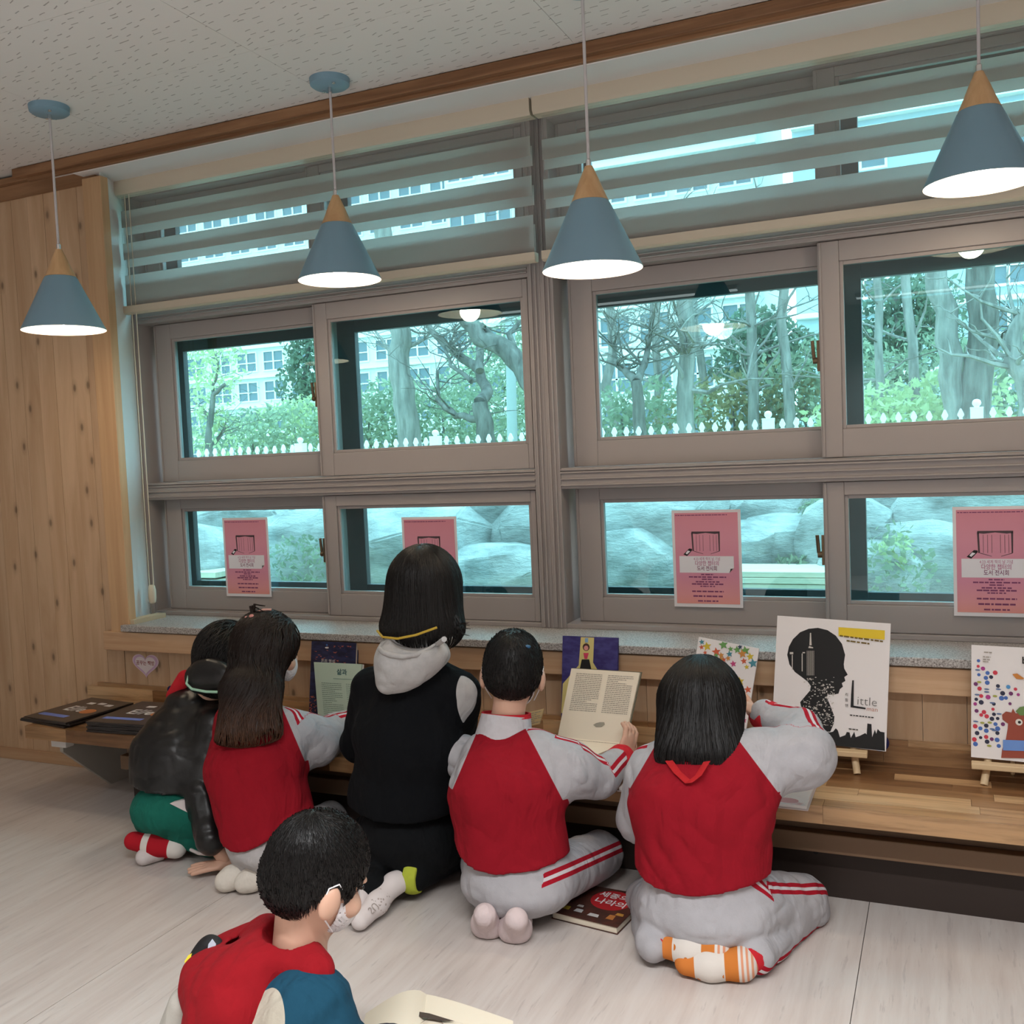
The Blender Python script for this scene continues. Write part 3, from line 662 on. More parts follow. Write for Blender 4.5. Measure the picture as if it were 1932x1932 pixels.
# vegetation
def leaves(c, rad, n, size, flat=1.0):
    """cloud of small leaf quads filling ellipsoids; c list of centres"""
    V = np.zeros((0, 3)); F = []
    allv = []
    for ci, ra in zip(c, rad):
        d = nr.normal(size=(n, 3)); d /= np.linalg.norm(d, axis=1)[:, None]; q = ci+d*(nr.uniform(.25, 1, size=(n, 1))**.5)*np.array(ra)
        a = nr.normal(size=(n, 3)); a /= np.linalg.norm(a, axis=1)[:, None]; b = np.cross(a, nr.normal(size=(n, 3))); b /= np.linalg.norm(b, axis=1)[:, None]
        s = size*nr.uniform(.6, 1.3, size=(n, 1)); a = a*s; b = b*s*.5
        allv.append(np.stack([q-a, q+b, q+a, q-b], 1).reshape(-1, 3))
    V = np.concatenate(allv); return V, [(4*i, 4*i+1, 4*i+2, 4*i+3) for i in range(len(V)//4)]
def foliage(name, c, rad, n, size, mat, parent=None):
    V, Fc = leaves([np.array(q) for q in c], rad, n, size); mb = MB(); mb.v = [tuple(q) for q in V]; mb.f = [list(f) for f in Fc]; mb.m = [0]*len(Fc)
    o = mb.build(name, mat, parent); o['kind'] = 'stuff' if parent is not None else None
    if parent is None: del o['kind']
    return o
def wiggle(path, amp):
    out = [np.array(path[0])]
    for a, b in zip(path[:-1], path[1:]):
        a, b = np.array(a), np.array(b)
        for k in (1, 2, 3): out.append(a+(b-a)*k/3+(nr.normal(size=3)*amp*np.linalg.norm(b-a) if k < 3 else 0))
    return out
def twigs(mb, path, rads, n, length, depth=2):
    for _ in range(n):
        i = nr.randint(max(1, len(path)//3), len(path)); p = path[i]; d = nr.normal(size=3); d[2] = abs(d[2])*.6+.1; d /= np.linalg.norm(d); L = length*nr.uniform(.5, 1.2)
        q = [p]; 
        for k in range(4): q.append(q[-1]+d*L/4+nr.normal(size=3)*L*.05)
        r0 = max(.004, rads[i]*.35); mb.tube(q, [r0, r0*.8, r0*.6, r0*.4, r0*.2], 5, False)
        if depth > 1: twigs(mb, q, [r0]*5, 3, length*.45, depth-1)
def tree(name, label, cat, Y, trunks, branches=(), ntw=14, tl=1.0, mat=None, leaf=None, group=None):
    """trunks/branches: lists of ([(px,py),...], r0, r1) traced at distance Y"""
    base = at(*trunks[0][0][0], Y); t = thing(name, label, cat, (base[0], Y, base[2]), group); m = mat or M_BARK
    for nm, lst in (('trunk', trunks), ('branch', branches)):
        for pts, r0, r1 in lst:
            P = [at(a, b, Y+(.0 if nm == 'trunk' else .25*i)) for i, (a, b) in enumerate(pts)]; P = wiggle(P, .03)
            rs = list(np.linspace(r0, r1, len(P))); mb = MB(); mb.tube(P, rs, 10); o = mb.build(nm, m, t, smooth=60)
            if ntw and nm == 'branch' or (ntw and not branches):
                mb = MB(); twigs(mb, P, rs, ntw, tl); tw = mb.build('twigs', m, t); tw['kind'] = 'stuff'
    if leaf:
        c, rad, n, size, lm = leaf; foliage('foliage', [at(a, b, Y+dy) for a, b, dy in c], rad, n, size, lm, t)
    return t
tree('young_tree', 'young tree with fresh yellow-green leaves seen in the leftmost upper pane', 'tree', 9.5, [([(398, 880), (396, 800), (402, 745), (425, 725)], .05, .02)], [([(396, 800), (385, 775), (368, 758)], .03, .012), ([(398, 850), (420, 815), (430, 790)], .03, .01), ([(402, 745), (410, 700), (400, 640)], .02, .006)], 6, .5, M_BARKD,
     ([(375, 690, 0), (400, 750, .2), (420, 680, .3), (370, 790, .1), (410, 830, .2), (390, 640, 0)], [(.35, .3, .4)]*6, 210, .035, M_LEAFY))
tree('tall_tree', 'thick straight tree trunk in the pane right of the young green tree', 'tree', 11, [([(775, 870), (762, 760), (752, 680), (757, 630), (735, 540), (720, 420)], .155, .115)], [([(752, 700), (720, 640), (690, 600)], .03, .01), ([(757, 660), (800, 640), (830, 610)], .03, .01)], 12, 1.2)
tree('bare_tree', 'bare tree with forking limbs above the picket fence, beside a pole', 'tree', 10, [([(920, 860), (915, 800), (905, 760)], .11, .09)], [([(905, 760), (920, 740), (905, 700), (860, 665), (830, 640), (800, 600)], .075, .035), ([(905, 700), (905, 650), (875, 600), (860, 560)], .05, .03), ([(905, 790), (860, 785), (828, 760), (825, 700)], .045, .02), ([(890, 720), (850, 690), (838, 655)], .03, .015)], 12, 1.0, M_BARKD)
tree('leaning_tree', 'dark heavy limb crossing the top right of the left window', 'tree', 9, [([(1075, 860), (1040, 770), (985, 690), (940, 650), (905, 640), (870, 590), (850, 540)], .13, .06)], [([(985, 690), (960, 630), (990, 600)], .04, .02), ([(940, 650), (900, 610), (880, 560)], .04, .02)], 8, .9, M_BARKD)
pole = MB(); p0_ = at(967, 850, 12); p1_ = at(960, 500, 12); pole.tube([p0_, p1_], [.07, .06], 12); po = pole.build('utility_pole', base_mat('concrete_pole', (.42, .44, .44), .8), smooth=60); tag(po, 'grey concrete utility pole behind the picket fence', 'pole')
tree('forked_tree', 'bare forked tree in the left pane of the right window', 'tree', 10.5, [([(1207, 850), (1205, 760), (1200, 720)], .075, .06)], [([(1200, 720), (1180, 700), (1165, 690), (1150, 640)], .05, .02), ([(1202, 720), (1215, 690), (1225, 640), (1230, 560)], .05, .02)], 22, 1.2, M_BARKD)
for i, (a, b, Y, r, lab) in enumerate([((1162, 850), (1146, 480), 13, .072, 'slim tree trunk at the left edge of the right window'), ((1250, 850), (1232, 480), 14, .066, 'slim tree trunk just right of the forked tree'), ((1305, 860), (1285, 480), 11.5, .105, 'stout twiggy tree trunk in the middle of the right window'),
        ((1335, 840), (1312, 480), 15, .068, 'thin straight tree trunk right of the stout twiggy trunk'), ((1424, 860), (1412, 480), 12.5, .072, 'dark straight tree trunk left of the meeting stile, the left one of two'), ((1497, 860), (1468, 480), 12.5, .07, 'leaning grey tree trunk nearest the window latch'),
        ((1668, 850), (1650, 440), 12, .052, 'pale slim tree trunk at the left of the rightmost pane'), ((1735, 850), (1706, 440), 12, .062, 'slim tree trunk second from the left in the rightmost pane')]):
    tree('tree', lab, 'tree', Y, [([a, ((a[0]+b[0])/2+r3.uniform(-4, 4), (a[1]+b[1])/2), b], r, r*.8)], [], 22 if i in (1, 2, 4) else 9, 1.1, M_BARK, None, 'tall trees behind the fence')
tree('tree', 'stout leaning tree trunk with a cut knot in the rightmost pane', 'tree', 10.5, [([(1810, 860), (1800, 750), (1785, 640), (1765, 500), (1750, 420)], .12, .10)], [([(1795, 700), (1830, 660), (1860, 640)], .03, .012)], 10, .8, M_BARK, None, 'tall trees behind the fence')
tree('tree', 'widest dark tree trunk near the right edge of the rightmost pane', 'tree', 10.5, [([(1835, 860), (1840, 760), (1855, 640), (1850, 500), (1848, 420)], .155, .125)], [([(1850, 700), (1890, 640), (1930, 610)], .04, .02)], 14, 1.0, M_BARKD, None, 'tall trees behind the fence')
tree('tree', 'crooked pale tree cut off by the right edge of the picture', 'tree', 9.5, [([(1950, 860), (1935, 720), (1910, 680), (1918, 620), (1960, 540)], .09, .06)], [], 16, .7, M_BARK, None, 'tall trees behind the fence')
tree('pine_tree', 'dark green pine crown between two trunks left of the window latch', 'tree', 15, [([(1455, 850), (1450, 720), (1440, 600)], .07, .04)], [], 0, 1, M_BARKD, ([(1430, 610, 0), (1460, 640, 0), (1395, 690, .3), (1450, 700, .2), (1490, 690, .3), (1415, 650, 0), (1505, 660, .2)], [(.55, .5, .28)]*7, 420, .055, M_LEAFD))
tree('pine_tree', 'dark green pine crown in the left part of the rightmost pane', 'tree', 15, [([(1690, 850), (1695, 700), (1690, 560)], .07, .04)], [], 0, 1, M_BARKD, ([(1680, 560, 0), (1730, 550, .2), (1660, 640, .2), (1705, 620, 0), (1745, 640, .3), (1690, 690, 0), (1750, 590, .2)], [(.6, .5, .32)]*7, 460, .055, M_LEAFD))
tree('conifer', 'grey-green conifer in front of the flats in the leftmost pane', 'tree', 22, [([(575, 850), (575, 600)], .12, .05)], [], 0, 1, M_BARKD, ([(575, 640, 0), (585, 690, 0), (565, 720, 0), (590, 760, 0), (570, 600, 0)], [(.7, .6, .8)]*5, 420, .09, M_LEAFD))
def bush(label, px, py, Y, rx, rz, n, mat, size=.05):
    c = at(px, py, Y); t = thing('bush', label, 'bush', (c[0], Y, c[2]-rz), 'bushes behind the picket fence')
    foliage('foliage', [c, c+np.array([rx*.5, .1, rz*.2]), c+np.array([-rx*.5, .1, -.1*rz])], [(rx*.7, .6, rz)]*3, n, size, mat, t)
    mb = MB(); mb.tube([c-np.array([0, 0, rz*1.6]), c-np.array([.05, 0, 0])], [.03, .012], 6); mb.build('stem', M_BARKD, t)
bush('green bush low in the leftmost upper pane, under the young tree', 480, 825, 13, 1.3, .5, 700, M_LEAFG)
bush('pale green bush beside the conifer in the leftmost upper pane', 560, 805, 14, 1.1, .55, 600, M_LEAFY)
bush('rounded bush at the left of the thick trunk', 700, 795, 14, 1.0, .7, 650, M_LEAFG)
bush('wide green bush between the thick trunk and the bare tree', 840, 785, 14, 1.5, .7, 900, M_LEAFG)
bush('green bush behind the utility pole', 965, 740, 16, 1.2, 1.5, 1100, M_LEAFG, .06)
bush('thin green bush at the foot of the forked tree', 1180, 790, 12, .9, .5, 500, M_LEAFG)
bush('brownish bush behind the fence post in the middle of the right window', 1390, 770, 13, 1.0, .5, 600, M_LEAFB)
bush('green bush left of the window latch', 1525, 750, 13, .8, .8, 700, M_LEAFG)
bush('low yellow-green bush in the rightmost pane between slim trunks', 1710, 785, 11, .9, .4, 600, M_LEAFY)
bush('green bush behind the slim trunks of the rightmost pane', 1680, 740, 14, 1.0, .7, 700, M_LEAFG)
bush('green bush at the right edge of the rightmost pane', 1900, 740, 12, .9, .7, 700, M_LEAFG)
# ferns and weeds among the rocks
for px, py, Y, rx, rz, n, mat, lab in [(560, 1060, 5.1, .22, .2, 260, M_LEAFG, 'weed tuft right of the leftmost poster'), (1680, 1090, 5.0, .22, .28, 320, M_LEAFG, 'leafy weed left of the rightmost poster'), (1690, 1040, 5.2, .1, .09, 120, M_LEAFY, 'yellow-green weed top by the rightmost poster'), (1500, 1065, 5.5, .12, .07, 120, M_LEAFG, 'small weed above the lumber stack'), (1545, 965, 5.9, .12, .1, 140, M_LEAFG, 'weed between boulders by the lower latch'), (720, 1000, 5.8, .14, .12, 150, M_LEAFG, 'weed tuft left of the half hidden poster'), (1480, 990, 5.9, .12, .05, 90, M_LEAFG, 'weed under the big boulder right of the full poster'), (970, 985, 6.0, .2, .08, 120, M_LEAFY, 'grass tuft at the top right of the left window')]:
    o = foliage('weed', [at(px, py, Y)], [(rx, .12, rz)], n, .022, mat); tag(o, lab, 'weed')

# blocks of flats
M_FLAT = base_mat('pale_render', (.74, .75, .74), .9); M_FLATW = base_mat('white_window_frame', (.85, .85, .85), .6); M_PANE = base_mat('window_pane', (.12, .16, .19), .15, .6); M_FLATB = base_mat('blue_grey_render', (.42, .50, .55), .9)
def block(label, x0, x1, y, z0, floors, bays, bayw, fh=2.85, mat=None, depth=10):
    t = thing('apartment_block', label, 'building', ((x0+x1)/2, y, z0), 'blocks of flats behind the trees')
    MB().box(x0, x1, y, y+depth, z0, z0+floors*fh+1).build('facade', mat or M_FLAT, t)
    wm = MB(); a, b = bayw*.36, fh*.30
    ring(wm, -a-.12, a+.12, -b-.12, b+.12, -a, a, -b, b, -.18, .05); wm.box(-.07, .07, -.16, .0, -b, b); wm.box(-a, a, -.16, 0, -b*.15, -b*.15+.1)
    wme = wm.mesh('window', M_FLATW); pme = MB().box(-a, a, -.05, .0, -b, b).mesh('pane', M_PANE)
    for f in range(floors):
        if f: MB().box(x0, x1, y-.5, y, z0+f*fh-.18, z0+f*fh+.05).build('floor_slab', M_FLATW, t)
        for k in range(bays):
            xx = x0+(k+.5)*(x1-x0)/bays
            o = bpy.data.objects.new('window', wme); COL.objects.link(o); o.parent = t; o.location = (xx-(x0+x1)/2, 0, f*fh+fh*.5)
            p = bpy.data.objects.new('pane', pme); COL.objects.link(p); p.parent = o
    return t
block('pale block of flats filling the view of the left window', -108, -32, 78, 1.5, 12, 24, 3.1)
block('pale block of flats seen between the trunks of the right window', -29.5, -9.5, 58, 1.5, 10, 8, 2.5)
block('blue-grey building behind the widest trunk at the right', -6.5, 12, 50, 1.5, 8, 3, 3.0, 3.0, M_FLATB)
# ------------------------------------------------------------------ people: bodies grown from smooth distance fields
def nrm(v): v = np.array(v, float); return v/(np.linalg.norm(v)+1e-12)
def rc(a, b, ra, rb=None):
    a, b = np.array(a, float), np.array(b, float); rb = ra if rb is None else rb; ab = b-a; L2 = float(ab@ab)+1e-12
    def f(P):
        t = np.clip(((P-a)@ab)/L2, 0, 1); return np.linalg.norm(P-a-t[:, None]*ab, axis=1)-(ra+(rb-ra)*t)
    f.box = (np.minimum(a-ra, b-rb), np.maximum(a+ra, b+rb)); return f
def el(c, r, R=None):
    c, r = np.array(c, float), np.array(r, float); R = None if R is None else np.array(R, float)
    def f(P):
        q = P-c
        if R is not None: q = q@R.T
        k0 = np.linalg.norm(q/r, axis=1); k1 = np.linalg.norm(q/(r*r), axis=1)+1e-9; return k0*(k0-1)/k1
    m = max(r); f.box = (c-m, c+m); return f
def tp(a, b, ra, rb, lat):
    """tapered trunk with elliptical section: ra, rb = (lateral, depth) radii"""
    a, b = np.array(a, float), np.array(b, float); t_ = nrm(b-a); lat = np.array(lat, float); lat = nrm(lat-t_*(lat@t_)); dep = np.cross(t_, lat); L = float(np.linalg.norm(b-a))
    def f(P):
        q = P-a; h = np.clip(q@t_, 0, L)/L; rl = ra[0]+(rb[0]-ra[0])*h; rd = ra[1]+(rb[1]-ra[1])*h
        x = q@lat; y = q@dep; z = q@t_-h*L
        m = np.minimum(rl, rd); k0 = np.sqrt((x/rl)**2+(y/rd)**2+(z/m)**2)+1e-9; k1 = np.sqrt((x/rl**2)**2+(y/rd**2)**2+(z/m**2)**2)+1e-9
        return k0*(k0-1)/k1
    m = max(*ra, *rb); f.box = (np.minimum(a, b)-m, np.maximum(a, b)+m); return f
def smin(d1, d2, k):
    if k <= 0: return np.minimum(d1, d2)
    h = np.clip(.5+.5*(d2-d1)/k, 0, 1); return d2+(d1-d2)*h-k*h*(1-h)
def U(prims, k=.02):
    """smooth union; a prim may be (f, k_own)"""
    def f(P):
        d = None
        for p in prims:
            fn, kk = p if isinstance(p, tuple) else (p, k)
            e = fn(P); d = e if d is None else smin(d, e, kk)
        return d
    bs = [(p[0] if isinstance(p, tuple) else p).box for p in prims]
    f.box = (np.min([b[0] for b in bs], 0), np.max([b[1] for b in bs], 0)); return f
_g = np.random.RandomState(3).rand(32, 32, 32)*2-1
def vnoise(P):
    i = np.floor(P).astype(int); t = P-i; t = t*t*(3-2*t); r = 0
    for dx in (0, 1):
        for dy in (0, 1):
            for dz in (0, 1):
                w = (t[:, 0] if dx else 1-t[:, 0])*(t[:, 1] if dy else 1-t[:, 1])*(t[:, 2] if dz else 1-t[:, 2])
                r = r+w*_g[(i[:, 0]+dx) % 32, (i[:, 1]+dy) % 32, (i[:, 2]+dz) % 32]
    return r
def folds(f, amp=.004, freq=(14, 14, 9), seed=0, skew=None):
    """broad soft cloth folds"""
    fr = np.array(freq, float); S = np.eye(3) if skew is None else np.array(skew, float)
    def g(P):
        d = f(P); Q = P@S.T; a = vnoise(Q*fr+seed*7.3); b = vnoise(Q*fr*1.9+seed*3.1)
        near = np.abs(d) < .05; return d-amp*np.where(near, a*.8+.9*(np.abs(b)**.7-.4), 0)
    g.box = f.box; return g
def cut(f, fn):
    """keep where fn(P) < 0"""
    def g(P): return np.maximum(f(P), fn(P))
    g.box = f.box; return g
def floor_clip(f, z=.003): return cut(f, lambda P: z-P[:, 2])

def polygonize(f, vox, pad=.03):
    lo, hi = f.box[0]-pad, f.box[1]+pad; B = 4
    nb = np.ceil((hi-lo)/(vox*B)).astype(int)+1; N = nb*B
    cc = [lo[i]+(np.arange(nb[i])+.5)*B*vox-vox*.5 for i in range(3)]
    C = np.stack(np.meshgrid(*cc, indexing='ij'), -1).reshape(-1, 3); dc = f(C).reshape(nb)
    act = np.abs(dc) < vox*B*1.6
    D = np.repeat(np.repeat(np.repeat(dc, B, 0), B, 1), B, 2).astype(np.float64); A = np.repeat(np.repeat(np.repeat(act, B, 0), B, 1), B, 2)
    idx = np.argwhere(A); P = lo+idx*vox
    out = np.empty(len(P))
    for s in range(0, len(P), 400000): out[s:s+400000] = f(P[s:s+400000])
    D[A] = out
    S = D < 0
    cs = [S[dx:N[0]-1+dx, dy:N[1]-1+dy, dz:N[2]-1+dz] for dx in (0, 1) for dy in (0, 1) for dz in (0, 1)]
    tot = sum(c.astype(np.int8) for c in cs); cell = (tot > 0) & (tot < 8)
    ci = np.argwhere(cell); vid = -np.ones(cell.shape, int); vid[cell] = np.arange(len(ci))
    acc = np.zeros((len(ci), 3)); cnt = np.zeros(len(ci))
    corners = [(dx, dy, dz) for dx in (0, 1) for dy in (0, 1) for dz in (0, 1)]
    vals = {c: D[ci[:, 0]+c[0], ci[:, 1]+c[1], ci[:, 2]+c[2]] for c in corners}
    for a in corners:
        for ax in range(3):
            if a[ax]: continue
            b = list(a); b[ax] = 1; b = tuple(b); va, vb = vals[a], vals[b]; m = (va < 0) != (vb < 0)
            t = np.where(m, va/(va-vb+1e-12), 0); p = np.tile(np.array(a, float), (len(ci), 1)); p[:, ax] += t
            acc[m] += p[m]; cnt[m] += 1
    V = lo+(ci+acc/np.maximum(cnt, 1)[:, None])*vox
    Fs = []
    for ax in range(3):
        o1, o2 = [(1, 2), (2, 0), (0, 1)][ax]
        sl0 = [slice(None)]*3; sl1 = [slice(None)]*3; sl0[ax] = slice(0, -1); sl1[ax] = slice(1, None)
        ch = S[tuple(sl0)] != S[tuple(sl1)]; e = np.argwhere(ch)
        ok = (e[:, o1] > 0) & (e[:, o2] > 0) & (e[:, o1] < N[o1]-1) & (e[:, o2] < N[o2]-1); e = e[ok]
        ins = S[e[:, 0], e[:, 1], e[:, 2]]
        def cid(d1, d2):
            q = e.copy(); q[:, o1] -= d1; q[:, o2] -= d2; return vid[q[:, 0], q[:, 1], q[:, 2]]
        q = np.stack([cid(1, 1), cid(0, 1), cid(0, 0), cid(1, 0)], 1); q[~ins] = q[~ins][:, ::-1]; Fs.append(q)
    Fq = np.concatenate(Fs); Fq = Fq[(Fq >= 0).all(1)]
    return V, Fq
def np_mesh(name, V, Fq, mats):
    me = bpy.data.meshes.new(name); me.vertices.add(len(V)); me.vertices.foreach_set('co', np.asarray(V, np.float32).ravel())
    k = Fq.shape[1]; me.loops.add(len(Fq)*k); me.loops.foreach_set('vertex_index', Fq.astype(np.int32).ravel())
    me.polygons.add(len(Fq)); me.polygons.foreach_set('loop_start', np.arange(0, len(Fq)*k, k, dtype=np.int32))
    me.update(calc_edges=True); me.validate()
    for m in (mats if isinstance(mats, (list, tuple)) else [mats]): me.materials.append(m)
    me.shade_smooth(); return me
def blob(name, f, vox, mat, parent, attrs=None):
    V, Fq = polygonize(f, vox); me = np_mesh(name, V, Fq, mat)
    for nm, fn in (attrs or {}).items():
        a = me.attributes.new(nm, 'FLOAT', 'POINT'); a.data.foreach_set('value', np.asarray(fn(V), np.float32))
    o = bpy.data.objects.new(name, me); COL.objects.link(o)
    if parent is not None: kid(o, parent)
    o['_v'] = 0; del o['_v']
    return o
def join_mesh(o, V, Fq):
    """add another closed island (a hand) to a body mesh"""
    me = o.data; n = len(me.vertices); co = np.empty(n*3, np.float32); me.vertices.foreach_get('co', co)
    nf = len(me.polygons); vi = np.empty(len(me.loops), np.int32); me.loops.foreach_get('vertex_index', vi)
    V2 = np.concatenate([co.reshape(-1, 3), V]); F2 = np.concatenate([vi.reshape(-1, 4), Fq+n]); mats = list(me.materials)
    o.data = np_mesh(me.name, V2, F2, mats); bpy.data.meshes.remove(me)

def hit(f, px, py, y0=1.2, y1=3.1, lift=.0):
    """first point of a garment surface seen along the view towards (px, py)"""
    ys = np.arange(y0, y1, .002); P = np.array([at(px, py, y) for y in ys]); d = f(P); i = int(np.argmax(d < 0)); return P[max(i-1, 0)]-nrm(ray(px, py))*lift
def band(name, ca, cb, ra, rb, lat, thick, mat, parent, n=40, tilt=None):
    """a standing collar: elliptical band from ca to cb"""
    ca, cb = np.array(ca), np.array(cb); t_ = nrm(cb-ca); lat = np.array(lat, float); lat = nrm(lat-t_*(lat@t_)); dep = np.cross(t_, lat); mb = MB(); V = []
    for c, r in ((ca, ra), ((ca+cb)/2, [(a+b)/2-.001 for a, b in zip(ra, rb)]), (cb, rb), (cb, [q-thick for q in rb]), (ca, [q-thick for q in ra])):
        for k in range(n):
            a = 2*math.pi*k/n; V.append(c+lat*r[0]*math.cos(a)+dep*r[1]*math.sin(a))
    fs = []
    for i in range(5):
        j = (i+1) % 5
        for k in range(n): k2 = (k+1) % n; fs.append((i*n+k, i*n+k2, j*n+k2, j*n+k))
    mb.add(V, fs); return mb.build(name, mat, parent, smooth=50)

# ---- strands
def tube_strands(paths, w0, w1, mat, name, parent, flat=.5):
    """paths (N,S,3); three-sided tapered locks"""
    N, S, _ = paths.shape; T = np.gradient(paths, axis=1); T /= np.linalg.norm(T, axis=2, keepdims=True)+1e-9
    rng = np.random.RandomState(1); ref = rng.normal(size=(N, 1, 3)); A = np.cross(T, ref); A /= np.linalg.norm(A, axis=2, keepdims=True)+1e-9; Bv = np.cross(T, A)
    w = (w0+(w1-w0)*np.linspace(0, 1, S)**1.5)[None, :, None]*rng.uniform(.7, 1.3, size=(N, 1, 1))
    rings = np.stack([paths+w*(A*math.cos(q)+Bv*math.sin(q)) for q in (0, 2.094, 4.189)], 2)  # N,S,3,3
    V = rings.reshape(-1, 3); i = np.arange(N)[:, None, None]*S*3; s = np.arange(S-1)[None, :, None]*3; k = np.arange(3)[None, None, :]; k2 = (k+1) % 3
    Fq = np.stack([i+s+k, i+s+k2, i+s+3+k2, i+s+3+k], -1).reshape(-1, 4)
    me = np_mesh(name, V, Fq, mat); o = bpy.data.objects.new(name, me); COL.objects.link(o)
    if parent is not None: kid(o, parent)
    o['kind'] = 'stuff'; return o
def grad(f, P, e=.003):
    g = np.stack([f(P+np.eye(3)[i]*e)-f(P-np.eye(3)[i]*e) for i in range(3)], 1); return g/(np.linalg.norm(g, axis=1)[:, None]+1e-9)
def flow_strands(f, seeds, dirfn, length, steps, off=.002, jitter=.12, rng=None):
    rng = rng or np.random.RandomState(2); P = seeds.copy(); out = [P.copy()]; st = length/steps
    L = rng.uniform(.75, 1.15, size=(len(P), 1)); jit = rng.normal(size=P.shape)*jitter
    for k in range(steps):
        n = grad(f, P); d = dirfn(P)+jit; d = d-n*(d*n).sum(1)[:, None]; d /= np.linalg.norm(d, axis=1)[:, None]+1e-9
        P = P+d*st*L; n = grad(f, P); P = P-n*(f(P)-off)[:, None]*.8; out.append(P.copy())
    return np.stack(out, 1)

# ---- fabrics with printed regions driven by per-point fields of the garment
def attr(nt, nm):
    a = nn(nt, 'ShaderNodeAttribute'); a.attribute_name = nm; return a.outputs['Fac']
def fleece(name, base, second=None, stripe=None, line=None, big=.011):
    """base colour; where field 'seam' < 0 the second colour; two stripe bands on field 'stripe'"""
    m = base_mat(name, base, .92, .15); nt = m.node_tree; 
    mp = coords(nt); n = noise(nt, mp, 330, 3, .6); n2 = noise(nt, mp, 30, 4, .65)
    def var(col, v): return mixc(nt, n2.outputs[0], tuple(x*(1-v) for x in col), tuple(min(1, x*(1+v)) for x in col))
    c = var(base, .10)
    if second is not None: c = mixc(nt, mth(nt, 'LESS_THAN', attr(nt, 'seam'), 0.0), c, var(second, .16))
    if stripe is not None:
        s = mth(nt, 'ABSOLUTE', attr(nt, 'stripe'))
        band = mth(nt, 'MULTIPLY', mth(nt, 'GREATER_THAN', s, .0045), mth(nt, 'LESS_THAN', s, .0165)); mid = mth(nt, 'LESS_THAN', s, .0046)
        c = mixc(nt, band, c, stripe); c = mixc(nt, mid, c, (.62, .58, .60))
    if line is not None:
        l = mth(nt, 'LESS_THAN', mth(nt, 'ABSOLUTE', attr(nt, 'line')), .006); c = mixc(nt, l, c, line)
    setc(nt, c); crease_bump(nt, n.outputs[0], .4, .0015, big); return m
def limb_stripe(segs, sdir, width=.05):
    """offset across the stripe for points near a polyline; 1 elsewhere"""
    pts = [np.array(p, float) for p in segs]; sd = [nrm(s) for s in sdir]
    def f(P):
        best = np.full(len(P), 9.0); out = np.ones(len(P))
        for i in range(len(pts)-1):
            a, b = pts[i], pts[i+1]; ab = b-a; L = np.linalg.norm(ab); t = np.clip(((P-a)@ab)/L**2, -.15 if i == 0 else 0, 1); r = P-a-t[:, None]*ab; d = np.linalg.norm(r, axis=1)
            ax = ab/L; s = sd[i]-ax*(sd[i]@ax); s = nrm(s); w = np.cross(ax, s)
            o = np.where((r@s) > 0, r@w, 1.0); m = d < best; best = np.where(m, d, best); out = np.where(m, o, out)
        return out
    return f

M_SKIN = base_mat('skin', (.60, .36, .26), .5, .35); M_SKIN.node_tree.nodes['Principled BSDF'].inputs['Subsurface Weight'].default_value = .08
M_SKIN.node_tree.nodes['Principled BSDF'].inputs['Subsurface Radius'].default_value = (.012, .005, .003)
def hair_mat(name, a, b, tips=None):
    m = base_mat(name, a, .44, .32); nt = m.node_tree; n = noise(nt, coords(nt, (90, 90, 12)), 1.0, 3, .6); c = mixc(nt, n.outputs[0], a, b)
    if tips:
        z0, z1, col = tips; tc = nn(nt, 'ShaderNodeNewGeometry'); sp = nn(nt, 'ShaderNodeSeparateXYZ'); nt.links.new(tc.outputs['Position'], sp.inputs[0])
        mr = nn(nt, 'ShaderNodeMapRange'); nt.links.new(sp.outputs[2], mr.inputs[0]); mr.inputs[1].default_value = z0; mr.inputs[2].default_value = z1; mr.inputs[3].default_value = 1; mr.inputs[4].default_value = 0
        c = mixc(nt, mth(nt, 'MULTIPLY', mr.outputs[0], n.outputs[0]), c, col)
    setc(nt, c); bump(nt, n.outputs[0], .5, .002); return m
M_HAIR = hair_mat('black_hair', (.0028, .0024, .0024), (.008, .0065, .006)); M_MASK = base_mat('white_mask_cloth', (.74, .70, .71), .8); M_EYE = base_mat('dark_eye', (.015, .01, .008), .2); M_LIP = base_mat('lip', (.45, .18, .15), .5)
M_WSOCK = cloth_mat('white_sock', (.66, .60, .59), .95, 300, .4, .08)

